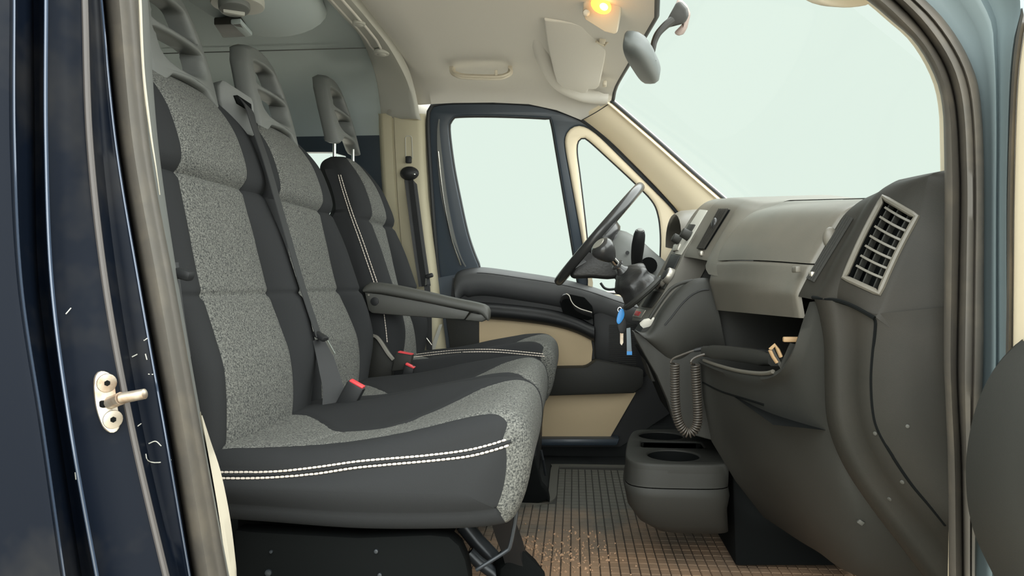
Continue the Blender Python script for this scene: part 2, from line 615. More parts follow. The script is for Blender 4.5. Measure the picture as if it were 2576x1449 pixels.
# raised rim around the sun visor recess
m = MB()
rim = [P(1338, 12, 1.95), P(1346, 60, 2.08), P(1358, 120, 2.25), P(1385, 185, 2.43), P(1415, 222, 2.53), P(1470, 246, 2.58), P(1530, 252, 2.585)]
m.tube([p + V(0, .004, .014) for p in spl(rim, 40)], [0.012 + .016 * smooth(0, 12, i) for i in range(40)], 16)
m.build('visor_recess_rim', M['liner'], ceiling)

# ---- lining of the passenger compartment behind the seats
rear = setting('wall_rear', (-2.6, 1.88, -.66), 'rear compartment, lining greyed to paint its shade, behind the seats')
rows = []
for x in (-.60, -1.0, -1.5, -2.0, -2.6):
    rows.append(roof_row(x, 2.77, .565, x, .765))
m = MB(); m.grid(rows)
m.grid([[p + V(0, 0, .03) for p in r] for r in rows])
m.build('roof_lining', M['liner_shaded'], rear)
m = MB(); m.box((-2.63, 1.88, .03), (.04, 1.86, 1.42))
m.build('rear_panel', M['liner_shaded'], rear)
m = MB()
m.tube([V(-.66, 2.30, .7475), V(-1.0, 2.30, .7475), V(-1.5, 2.30, .7475)], .0018, 6)
m.build('lining_seam', M['head'], rear)
# ceiling console bulge with lamp and vent
m = MB()
con = []
for k in range(9):
    t = k / 8
    yv = 1.20 + t * .92
    w = .16 * math.sqrt(max(0.0, 1 - (2 * t - 1) ** 4)) + .01
    con.append([V(-.83 + w * math.cos(a), yv, .755 - (.075 * math.sin(a)) * (w / .16)) for a in (PI * q / 12 for q in range(13))])
m.grid(con)
m.build('ceiling_console', M['liner_shaded'], rear)

# ---- far side wall behind the driver, with a side window
wl = setting('wall_left', (-1.4, 2.8, -.66), 'far body side with the pillar behind the driver seat')
def far_wall(x, y, w):
    q = P(x, y, 2.80)
    return V(q.x, 2.80 - w, q.z)
outer = [(-700, 330), (962, 330), (1000, 700), (1040, 1180), (-700, 1180)]
holew = smooth_loop([(200, 395), (480, 387), (800, 386), (862, 388), (878, 402), (884, 440), (886, 560), (880, 640), (600, 650), (300, 650), (190, 620), (190, 450)], 50)
v, f = plate(outer, [holew], far_wall, 0, .03)
m = MB(); m.add(v, f); m.build('side_panel', M['frame'], wl)
v, f = plate([(x, y) for x, y in holew], [], far_wall, .010, .014)
m = MB(); m.add(v, f); win2 = m.build('window_2', M['glass']); struct(win2, 'far side window seen behind the seats')
# pillar trim
rows = []
tab_d = [(292, 2.66), (400, 2.70), (550, 2.735), (1150, 2.735)]
for y, l, r in ((286, 955, 1060), (292, 957, 1062), (310, 957, 1062), (400, 961, 1066), (500, 966, 1071), (600, 974, 1080), (700, 985, 1090), (850, 1003, 1108), (1000, 1024, 1126), (1180, 1050, 1150)):
    d = interp(tab_d, y)
    rows.append([P(l - 4, y, d + .06), P(l, y, d + .012), P(l + 3, y, d + .002), P(l + 8, y, d), P(lerp(l, r, .27), y, d), P(lerp(l, r, .28), y, d + .004), P(lerp(l, r, .32), y, d + .004), P(lerp(l, r, .33), y, d - .004),
                 P(lerp(l, r, .6), y, d - .008), P(r - 14, y, d - .006), P(r - 5, y, d - .002), P(r + 1, y, d + .008), P(r + 6, y, d + .022), P(r + 11, y, d + .05), P(r + 13, y, d + .075)])
m = MB(); m.grid(rows); m.build('pillar_trim', M['beige_post'], wl, sharp=50)
m2 = MB(); m2.slab([P(x, y, 2.735) for x, y in ((1040, 258), (1092, 252), (1092, 275), (1086, 300), (1078, 312), (1050, 305))], (0, .05, 0), r=.004); m2.build('corner_trim', M['liner'], wl)
pil_bvh = m.bvh()
m = MB()
sl = [(1020, 346), (1023, 342), (1033, 342), (1036, 346), (1038, 398), (1021, 398)]
sp = [hit(pil_bvh, x, y, .001)[0] for x, y in sl]
m.tube(sp + [sp[0]], .0016, 6)
m.build('slot_rim', M['rail'], wl)
m = MB()
for x, y in ((980, 281), (1030, 278)):
    q = P(x, y, 2.645)
    m.cyl(q, q + V(0, -.004, 0), .008, n=14)
m.build('screw_cap', M['silver'], wl)
m = MB()
m.slab([P(1014, 1060, 2.74), P(1106, 816, 2.728), P(1113, 816, 2.728), P(1040, 1062, 2.74)], (0, -.004, 0))
m.build('trim_joint', M['rail'], wl)

# ---- roof arch band over the seats
m = MB()
R_ = [(1054, 300, 2.63), (1050, 290, 2.60), (1043, 250, 2.555), (1026, 195, 2.45), (985, 120, 2.21), (930, 48, 1.99), (880, -12, 1.82), (800, -110, 1.6), (690, -240, 1.38), (560, -420, 1.2)]
L_ = [(956, 300, 2.70), (957, 292, 2.68), (950, 230, 2.62), (938, 175, 2.48), (905, 95, 2.21), (860, 43, 2.03), (812, -8, 1.86), (735, -95, 1.65), (610, -240, 1.42), (460, -420, 1.24)]
n = 48
Rc = spl([P(*q) for q in R_], n); Lc = spl([P(*q) for q in L_], n)
rows = []
for a, b in zip(Lc, Rc):
    r = []
    for t, dz in ((0, .03), (.012, .004), (.05, 0), (.3, -.003), (.55, -.005), (.8, -.006), (.94, -.003), (.985, .006), (1.02, .03)):
        c = a.lerp(b, t)
        nrm = V(0, 1, 0) * smooth(2.45, 2.66, c.y) + V(0, 0, 1) * (1 - smooth(2.45, 2.66, c.y))
        r.append(c + nrm * dz)
    rows.append(r)
m.grid(rows)
arch = setting('trim_1', (-.6, 1.88, .7), 'grey beige roof arch panel above the seats')
m.build('arch_panel', M['rail'], arch, sharp=50)
arch_bvh = m.bvh()
def rail_pt(t, s, lift):
    i = min(int(t * (n - 1)), n - 2)
    u = t * (n - 1) - i
    a = Lc[i].lerp(Lc[i + 1], u); b = Rc[i].lerp(Rc[i + 1], u)
    return a.lerp(b, s) + V(0, 0, -lift)
m = MB()
lp = [(t, .30) for t in [.80, .70, .60, .5, .42, .36, .33]] + [(.305, .36), (.295, .46), (.30, .56), (.318, .64)] + [(t, .68) for t in [.36, .42, .5, .6, .7, .8]]
m.tube([rail_pt(t, s, .006) for t, s in lp], .0045, 8)
m.build('rail_rim', M['liner'], arch)
m = MB()
rows = [[rail_pt(t, s, .008) for s in (.33, .5, .65)] for t in [.32, .36, .42, .5, .6, .7, .8]]
m.grid(rows); m.build('rail_insert', M['rail'], arch)
for px, py, r in ((903, 53, .018), (960, 128, .024)):
    h = hit(arch_bvh, px, py)[0]
    m = MB(); m.cyl(h + V(0, 0, .002), h + V(0, 0, -.012), r, n=24, bev=.004)
    m.ball(h + V(0, 0, -.011), r * .62, sc=(1, 1, .35))
    m.build('rail_knob', M['rail'], arch)

# ---- far A pillar
m = MB()
lo = [(1455, 298, 2.70), (1462, 303, 2.70), (1540, 362, 2.71), (1640, 456, 2.715), (1715, 535, 2.72), (1790, 620, 2.72), (1900, 745, 2.72)]
hi = [(1530, 253, 2.60), (1537, 258, 2.60), (1640, 347, 2.60), (1740, 436, 2.60), (1812, 498, 2.60), (1900, 575, 2.60), (2040, 700, 2.60)]
a = spl([P(*q) for q in lo], 40); b = spl([P(*q) for q in hi], 40)
rows = []
for p, q in zip(a, b):
    nrm = V(-.35, -.9, -.2)
    rows.append([p + V(0, .04, 0), p + V(0, .005, 0)] + [p.lerp(q, t) + nrm.normalized() * (.016 * math.sin(PI * t)) for t in (.03, .12, .3, .5, .7, .85, .93)] + [p.lerp(q, .955) + nrm.normalized() * .006, q, q + V(.01, .03, .02)])
m.grid(rows)
apil = setting('trim_2', P(1812, 498, 2.65), 'beige trim of the far windscreen pillar')
m.build('pillar_trim', M['beige'], apil, sharp=50)
m = MB(); m.tube([q + V(.004, -.003, .004) for q in b], .006, 8); m.build('glass_edge', M['rubber_dark'], apil)
m = MB(); m.tube([q + V(-.006, -.006, -.006) for q in b], .004, 8); m.build('edge_bead', M['beige'], apil)
m = MB(); m.tube(spl([P(1462, 303, 2.68), P(1500, 282, 2.63), P(1537, 258, 2.595)], 12), .0016, 6); m.build('trim_seam', M['rubber_dark'], apil)

# ---- windscreen
rows = []
for k in range(13):
    t = k / 12
    r = []
    for j in range(21):
        s = j / 20 * 2 - 1
        y = 1.88 - s * (.725 + .02 * t)
        x = lerp(.137 + .068 * (1 - s * s), .93 + .13 * (1 - s * s), t) + .015 * math.sin(PI * t)
        z = lerp(.645 + .027 * (1 - s * s), -.075, t) + .012 * math.sin(PI * t)
        r.append(V(x, y, z))
    rows.append(r)
m = MB(); m.grid(rows)
w1 = setting('window_1', (.55, 1.88, .2), 'large curved windscreen')
m.build('pane', M['screen'], w1)
m = MB(); m.tube([p + V(.006, 0, .004) for p in ceil[-1]], .007, 8); m.build('header_seal', M['rubber_dark'], w1)
m = MB(); m.box((1.0, 1.88, -.35), (.05, 1.8, .62)); m.build('bulkhead', M['void'], w1)

# ---- near body side: rear door post, seal, front pillar
wr = setting('wall_right', (-.5, .95, -.66), 'dark navy body side around the open passenger door')
ys = [-220, 0, 360, 720, 1080, 1449, 1720]
def col_px(tab):
    a = list(tab)
    return [a[0] - (a[1] - a[0]) * .6] + a + [a[4] + (a[4] - a[3]) * .8]
cols = [((-620, -620, -600, -560, -520), .735), ((10, 10, 28, 80, 132), .735), ((24, 24, 44, 99, 152), .738), ((34, 35, 53, 107, 160), .748), ((46, 48, 62, 116, 169), .765), ((62, 64, 76, 126, 182), .775),
        ((76, 78, 88, 137, 196), .785), ((84, 88, 98, 149, 206), .815), ((98, 100, 112, 160, 220), .815), ((108, 108, 122, 168, 232), .79), ((116, 116, 131, 178, 244), .782), ((128, 130, 142, 192, 258), .79),
        ((165, 168, 175, 225, 292), .805), ((190, 200, 225, 285, 350), .815), ((204, 214, 252, 316, 394), .825), ((213, 226, 266, 332, 418), .828), ((222, 238, 280, 346, 434), .842), ((234, 256, 298, 360, 444), .868),
        ((244, 268, 316, 378, 452), .872), ((250, 282, 340, 404, 468), .872), ((255, 291, 350, 414, 477), .876), ((259, 297, 356, 421, 483), .90), ((264, 300, 360, 426, 487), .93)]
rows = []
for tab, d in cols:
    cp = col_px(tab)
    rows.append(spl([P(x, y, d) for x, y in zip(cp, ys)], 60))
m = MB(); m.grid(rows)
back = [[p + V(-.12, .1, 0) for p in rows[0]], [p + V(-.12, .1, 0) for p in rows[-1]]]
m.grid([rows[0], back[0]]); m.grid([rows[-1], back[1]])
m.build('door_post', M['paint'], wr, sharp=60)
post_bvh = m.bvh()
for k, rb in ((3, .0020), (10, .0022), (15, .0038), (20, .0015)):
    mm = MB(); mm.tube(rows[k], rb, 8); mm.build('post_highlight', M['brown_highlight'] if k == 15 else M['edge_highlight'], wr)  # lighter tubes added along the ridges to draw the post's highlights
for ch in ([(362, 857), (372, 850)], [(332, 898), (346, 891)], [(366, 890), (370, 905)], [(373, 941), (385, 942)], [(346, 1072), (354, 1066)], [(434, 1200), (438, 1222)], [(366, 1142), (369, 1156), (382, 1163), (404, 1163), (430, 1157)], [(374, 1116), (392, 1110), (406, 1122)], [(190, 1188), (192, 1206)], [(165, 790), (178, 775)]):
    pp = [hit(post_bvh, x, y, .0003)[0] for x, y in ch]
    mm = MB(); mm.tube(spl(pp, 10), .0007, 5); mm.build('paint_scratch', M['rail'], wr)
cols = [((263, 299, 358, 425, 486), .93), ((266, 303, 363, 430, 490), .905), ((280, 316, 378, 444, 504), .886), ((300, 334, 398, 462, 524), .884), ((316, 350, 414, 478, 541), .893), ((322, 356, 420, 484, 547), .905), ((328, 361, 425, 489, 553), .908),
        ((336, 368, 432, 497, 562), .912), ((343, 373, 438, 503, 570), .925), ((347, 376, 441, 506, 573), .96)]
rows = [spl([P(x, y, d) for x, y in zip(col_px(t), ys)], 60) for t, d in cols]
m = MB(); m.grid(rows); m.build('door_seal', M['rubber'], wr, sharp=70)
cols = [((345, 375, 440, 505, 572), .95), ((352, 380, 442, 507, 574), .965), ((366, 392, 446, 510, 580), 1.0), ((372, 398, 450, 512, 584), 1.03), ((368, 392, 440, 500, 570), 1.08)]
rows = [spl([P(x, y, d) for x, y in zip(col_px(t), ys)], 60) for t, d in cols]
m = MB(); m.grid(rows); m.build('post_trim', M['head'], wr, sharp=70)
m = MB(); m.tube(spl([P(349, -60, .95), P(352, 0, .95), P(360, 180, .95), P(378, 330, .95), P(392, 420, .95), P(402, 490, .955)], 30), [.0022 - .0016 * smooth(15, 29, i) for i in range(30)], 8)
m.build('trim_edge', M['cream'], wr)
# cream lower post trim
a = spl([P(505, 1035, .98), P(520, 1120, .98), P(545, 1260, .98), P(574, 1449, .98), P(610, 1640, .98)], 24)
b = spl([P(509, 1045, 1.0), P(530, 1110, 1.0), P(556, 1190, 1.0), P(580, 1310, 1.0), P(597, 1449, 1.0)], 24)
b = b[:-1] + [P(600, 1640, 1.0)]
c = spl([P(505, 1035, 1.03), P(520, 1120, 1.05), P(545, 1260, 1.05), P(566, 1449, 1.05), P(580, 1640, 1.05)], 24)
m = MB(); m.grid([a, [p.lerp(q, .7) + V(0, -.01, 0) for p, q in zip(a, b)], b, c]); m.build('lower_post_trim', M['cream'], wr)
# rear body side and roof rail that close the near side
m = MB(); m.box((-1.64, 1.0, .05), (1.96, .05, 1.4)); m.build('rear_side_panel', M['liner_shaded'], wr)
m = MB(); m.box((-.26, 1.06, .70), (.9, .14, .07), r=.02); m.build('roof_rail', M['paint'], wr)
# front pillar: seal lips and painted pillar
e0 = [(1700, -400), (2050, -105), (2150, -22), (2198, 14), (2242, 52), (2293, 97), (2331, 152), (2359, 214), (2371, 276), (2374, 345), (2376, 500), (2375, 700), (2374, 900), (2378, 1000), (2384, 1150), (2386, 1300), (2387, 1470), (2390, 1700)]
gr = [(1740, -450), (2095, -140), (2200, -40), (2248, 0), (2300, 52), (2345, 110), (2380, 172), (2400, 240), (2409, 310), (2413, 385), (2416, 500), (2412, 700), (2408, 900), (2410, 1000), (2418, 1150), (2421, 1300), (2423, 1470), (2426, 1700)]
ri = [(1790, -510), (2160, -190), (2270, -55), (2328, 0), (2372, 45), (2414, 104), (2445, 165), (2462, 221), (2471, 300), (2475, 400), (2476, 520), (2475, 700), (2474, 900), (2470, 1000), (2462, 1150), (2458, 1300), (2456, 1470), (2456, 1700)]
bo = [(1960, -700), (2330, -380), (2440, -230), (2500, -140), (2545, -60), (2568, 17), (2552, 90), (2543, 160), (2538, 250), (2535, 350), (2532, 500), (2532, 700), (2533, 900), (2533, 1000), (2533, 1150), (2533, 1300), (2533, 1470), (2533, 1700)]
def crv(pp, d):
    return spl([P(x, y, d) for x, y in pp], 90)
def mixp(a, b, t):
    return [(lerp(p[0], q[0], t), lerp(p[1], q[1], t)) for p, q in zip(a, b)]
m = MB()
m.grid([crv(e0, 1.0), crv(e0, .965), crv(mixp(e0, gr, .18), .942), crv(mixp(e0, gr, .5), .935), crv(mixp(e0, gr, .85), .943), crv(gr, .962), crv(mixp(gr, ri, .08), .945), crv(mixp(gr, ri, .3), .93), crv(mixp(gr, ri, .52), .928), crv(mixp(gr, ri, .6), .934),
        crv(mixp(gr, ri, .68), .926), crv(mixp(gr, ri, .88), .925), crv(ri, .94), crv(ri, .965)])
m.build('front_door_seal', M['rubber'], wr, sharp=70)
m = MB()
m.grid([crv(ri, .96), crv(mixp(ri, bo, .1), .955), crv(mixp(ri, bo, .3), .945), crv(mixp(ri, bo, .45), .925), crv(mixp(ri, bo, .52), .922), crv(mixp(ri, bo, .6), .93), crv(mixp(ri, bo, .8), .915), crv(mixp(ri, bo, .93), .89), crv(bo, .88), crv(mixp(ri, bo, 1.3), .9)])
m.build('front_pillar', M['pillar'], wr, sharp=60)
m = MB()
m.grid([crv(e0, 1.0), crv([(x - 6, y - 2) for x, y in e0], 1.10), crv([(x - 10, y) for x, y in e0], 1.16)])
m.build('front_pillar_trim', M['beige'], wr)

# ---- open passenger door at the right edge
dr = setting('door_2', (.5, .8, -.66), 'open passenger door at the right edge with cream panel')
def door_col(px_list, d_):
    return spl([P(x, y, d_) for x, y in px_list], 40)
edge_a = [(2572, 20), (2556, 90), (2546, 180), (2540, 300), (2534, 500), (2533, 700), (2530, 900), (2528, 1150), (2526, 1500)]
edge_b = [(2580, 60), (2572, 110), (2562, 190), (2556, 300), (2551, 500), (2549, 700), (2547, 900), (2545, 1150), (2543, 1500)]
m = MB(); m.grid([door_col(edge_a, .90), door_col(edge_a, .872), door_col(mixp(edge_a, edge_b, .4), .864), door_col(mixp(edge_a, edge_b, .8), .866), door_col(edge_b, .875), door_col(edge_b, .9)])
m.build('door_edge_seal', M['rubber'], dr, sharp=70)
rows = []
for d_, dx in ((.872, 0), (.86, 4), (.84, 12), (.78, 80), (.66, 330), (.5, 900)):
    rows.append(door_col([(x + dx, (y - 711) * (.872 / d_) + 711) for x, y in edge_b], d_))
m = MB(); m.grid(rows); m.grid([[p + V(.05, .03, 0) for p in r] for r in rows]); m.build('door_panel', M['beige'], dr)
m = MB(); m.box((.63, .36, -.27), (.06, .98, .80), r=.02); m.build('door_shell', M['paint'], dr)
m = MB(); m.tube([V(.63, .82, .12), V(.60, .72, .55), V(.58, .55, .62), V(.58, .0, .62), V(.62, -.08, .12)], .03, 8); m.build('door_window_frame', M['paint'], dr)
# pocket
po = [(2570, 858), (2533, 893), (2505, 925), (2478, 968), (2455, 1025), (2440, 1085), (2431, 1150), (2430, 1215), (2436, 1280), (2452, 1345), (2476, 1400), (2500, 1449), (2540, 1540)]
pa = [P(x, y, .80) for x, y in po]
pa = spl(pa, 40)
pb = [V(p.x + .012, .74, p.z * .90) for p in pa]
pc = [V(p.x + .05, .62, p.z * .78) for p in pa]
pd = [V(p.x + .12, .45, p.z * .62) for p in pa]
pz = [V(p.x + .03, .85, p.z) for p in pa]
pzz = [V(max(p.x + .06, .54), .86, p.z) for p in pa]
m = MB(); m.grid([pzz, pz, pa, pb, pc, pd]); m.build('door_pocket', M['dash_dark'], dr, sharp=80)

# ---- driver door
d1 = setting('door_1', P(1400, 1100, 2.8), 'driver door on the far side with window frame and dark trim')
def up_map(x, y, w):
    q = PL(x, y, 2.84, -.2)
    return V(q.x, q.y - w, q.z - w * .2)
fo = smooth_loop([(1080, 300), (1086, 274), (1105, 261), (1200, 257), (1330, 261), (1400, 276), (1465, 302), (1540, 361), (1620, 438), (1690, 510), (1722, 548), (1738, 620), (1738, 770), (1600, 775), (1470, 755), (1300, 735), (1150, 715), (1112, 715), (1098, 600), (1084, 400)], 110)
h1 = smooth_loop([(1131, 325), (1137, 303), (1152, 294), (1250, 293), (1372, 298), (1386, 304), (1400, 380), (1420, 500), (1440, 620), (1452, 700), (1446, 716), (1330, 702), (1222, 684), (1203, 660), (1178, 590), (1156, 490), (1141, 410)], 110)
bq = smooth_loop([(1422, 370), (1424, 340), (1440, 321), (1465, 318), (1500, 338), (1560, 396), (1640, 475), (1690, 527), (1706, 560), (1709, 640), (1702, 755), (1500, 745), (1482, 700), (1456, 560), (1436, 450)], 100)
hq = smooth_loop([(1451, 385), (1453, 358), (1464, 347), (1480, 353), (1530, 398), (1600, 463), (1640, 505), (1655, 540), (1661, 590), (1660, 650), (1656, 735), (1570, 738), (1494, 728), (1486, 690), (1471, 550), (1458, 440)], 100)
BEVW[0] = .008
v, f = plate(fo, [h1, bq], up_map, -.03, .02, bev=5, steps=3)
m = MB(); m.add(v, f); m.build('window_frame', M['frame'], d1, sharp=50)
BEVW[0] = .012
v, f = plate(bq, [hq], up_map, -.02, .028, bev=8, steps=3)
m = MB(); m.add(v, f); m.build('quarter_window_frame', M['beige'], d1, sharp=50)
m = MB(); m.tube([up_map(x, y, .01) for x, y in h1], .0055, 8, closed=True); m.build('window_seal', M['rubber_dark'], d1)
m = MB(); m.tube([up_map(x, y, .016) for x, y in hq], .0045, 8, closed=True); m.build('quarter_window_seal', M['rubber_dark'], d1)
m = MB(); m.tube([up_map(x, y, .024) for x, y in fo], .008, 8, closed=True); m.build('frame_seal', M['rubber_dark'], d1)
v, f = plate(h1, [], up_map, -.012, -.008); m = MB(); m.add(v, f); m.build('pane', M['glass'], d1)
v, f = plate(hq, [], up_map, -.012, -.008); m = MB(); m.add(v, f); m.build('quarter_pane', M['glass'], d1)
# strips added to draw the slanted highlight on the frame
m = MB()
pth = [up_map(x, y, .024) for x, y in ((1108, 300), (1106, 330), (1110, 400), (1120, 490), (1137, 570), (1160, 640), (1174, 668))]
m.ribbon(spl(pth, 30), V(1, 0, 0), [.004 + .018 * math.sin(PI * min(1, i / 26)) for i in range(30)], .004); m.build('frame_highlight_strip', M['head'], d1)
m = MB()
pth = [up_map(x, y, .028) for x, y in ((1106, 380), (1113, 450), (1123, 520), (1140, 600), (1163, 664))]
m.tube(spl(pth, 24), .0035, 8); m.build('frame_highlight_bead', M['chrome'], d1)
# door panel base
def dp(x, y, w):
    q = P(x, y, 2.80)
    return V(q.x, 2.80 - w, q.z)
base_o = [(1140, 700), (1215, 690), (1400, 715), (1570, 760), (1720, 800), (1740, 1000), (1560, 1122), (1180, 1122), (1130, 800)]
v, f = plate(base_o, [], dp, -.02, .012); m = MB(); m.add(v, f); m.build('panel_base', M['black'], d1)
belt = [(1140, 712), (1146, 690), (1165, 678), (1215, 673), (1320, 687), (1400, 700), (1480, 719), (1565, 748), (1700, 792)]
bc = spl([V(x, y, 0) for x, y in belt], 60)
rows = []
for dy, dd in ((-1, 2.845), (0, 2.81), (4, 2.78), (11, 2.762), (22, 2.752), (45, 2.748), (70, 2.752), (88, 2.765), (97, 2.795)):
    k = .75 if dy > 20 else 1
    rows.append([P(lerp(p.x, 1400, .004 * dy / 10), p.y + dy * (k if p.x > 1160 else k * .9), dd) for p in bc])
m = MB(); m.grid(rows); m.build('upper_pad', M['door_plastic'], d1, sharp=70)
pad_bvh = m.bvh()
m = MB(); 
st = [hit(pad_bvh, p.x, p.y + 14, .001) for p in bc[8:54]]
m.tube([s[0] for s in st if s], .0012, 5); m.build('pad_seam', M['black'], d1)
# armrest ledge
ar = spl([V(x, y, 0) for x, y in ((1150, 768), (1250, 774), (1340, 783), (1400, 793), (1450, 808), (1495, 830))], 30)
rows = []
for dy, dd in ((-12, 2.80), (-8, 2.735), (0, 2.712), (12, 2.708), (22, 2.715), (29, 2.735), (31, 2.79)):
    rows.append([P(p.x, p.y + dy, dd) for p in ar])
m = MB(); m.grid(rows); m.build('armrest', M['black'], d1, sharp=60)
def slabpx(name, pts, d, depth, material, r=.004, parent=d1, n=None):
    o = smooth_loop(pts, n) if n else pts
    mm = MB(); mm.slab([P(x, y, d) for x, y in o], (0, depth, 0), r=r)
    return mm.build(name, material, parent)
slabpx('upper_insert', [(1205, 790), (1300, 796), (1405, 822), (1478, 838), (1487, 845), (1491, 880), (1488, 912), (1474, 922), (1370, 927), (1205, 927)], 2.768, .03, M['beige2'], r=.003)
slabpx('pocket_ledge', [(1345, 926), (1474, 924), (1500, 905), (1620, 930), (1618, 975), (1595, 990), (1480, 994), (1345, 998)], 2.70, .09, M['dash_dark'], r=.012)
slabpx('lower_insert', [(1330, 994), (1600, 988), (1532, 1106), (1330, 1106)], 2.765, .03, M['beige2'], r=.003)
slabpx('sill', [(1300, 1104), (1560, 1104), (1552, 1122), (1300, 1122)], 2.72, .08, M['frame'], r=.008)
slabpx('speaker_surround', [(1492, 790), (1540, 775), (1625, 790), (1640, 860), (1625, 950), (1540, 950), (1496, 900)], 2.755, .04, M['black'], r=.008)
m = MB()
for k in range(26):
    y = 818 + k * 5.2
    m.ribbon([P(1532, y, 2.752), P(1566, y - 1.5, 2.752), P(1600, y - 2, 2.752)], V(0, 0, 1), .003, .004)
m.build('speaker_grille', M['dash_dark'], d1)
slabpx('handle_recess', [(1408, 760), (1412, 744), (1424, 738), (1470, 748), (1490, 770), (1494, 800), (1480, 806), (1418, 792)], 2.742, .02, M['void'], r=.004)
hp = spl([V(x, y, 0) for x, y in ((1409, 752), (1414, 742), (1424, 739), (1432, 744), (1437, 757), (1445, 768), (1460, 777), (1476, 782), (1489, 786))], 26)
rows = []
for o, dd in ((0, 2.735), (0, 2.725), (3, 2.722), (11, 2.728), (14, 2.74)):
    rows.append([P(p.x + o * .2, p.y + o, dd) for p in hp])
m = MB(); m.grid(rows); m.build('door_handle', M['gloss'], d1, sharp=60)
m = MB(); m.tube([P(p.x, p.y, 2.723) for p in hp[5:]], .0018, 6); m.build('handle_edge', M['silver'], d1)
m = MB(); m.tube(spl([P(1511, 712, 2.74), P(1520, 724, 2.735), P(1532, 728, 2.735), P(1548, 727, 2.74)], 14), .005, 8); m.build('mirror_switch', M['black'], d1)
m = MB()
m.slab([P(1095, 700, 2.80), P(1150, 690, 2.80), P(1165, 1122, 2.80), P(1130, 1122, 2.80)], (0, .05, 0)); m.build('rear_shut_face', M['frame'], d1)
# dark rear pull column between seat armrest and beige insert
slabpx('rear_column', [(1118, 775), (1160, 765), (1213, 775), (1216, 930), (1140, 930)], 2.775, .03, M['dash_dark'], r=.004)
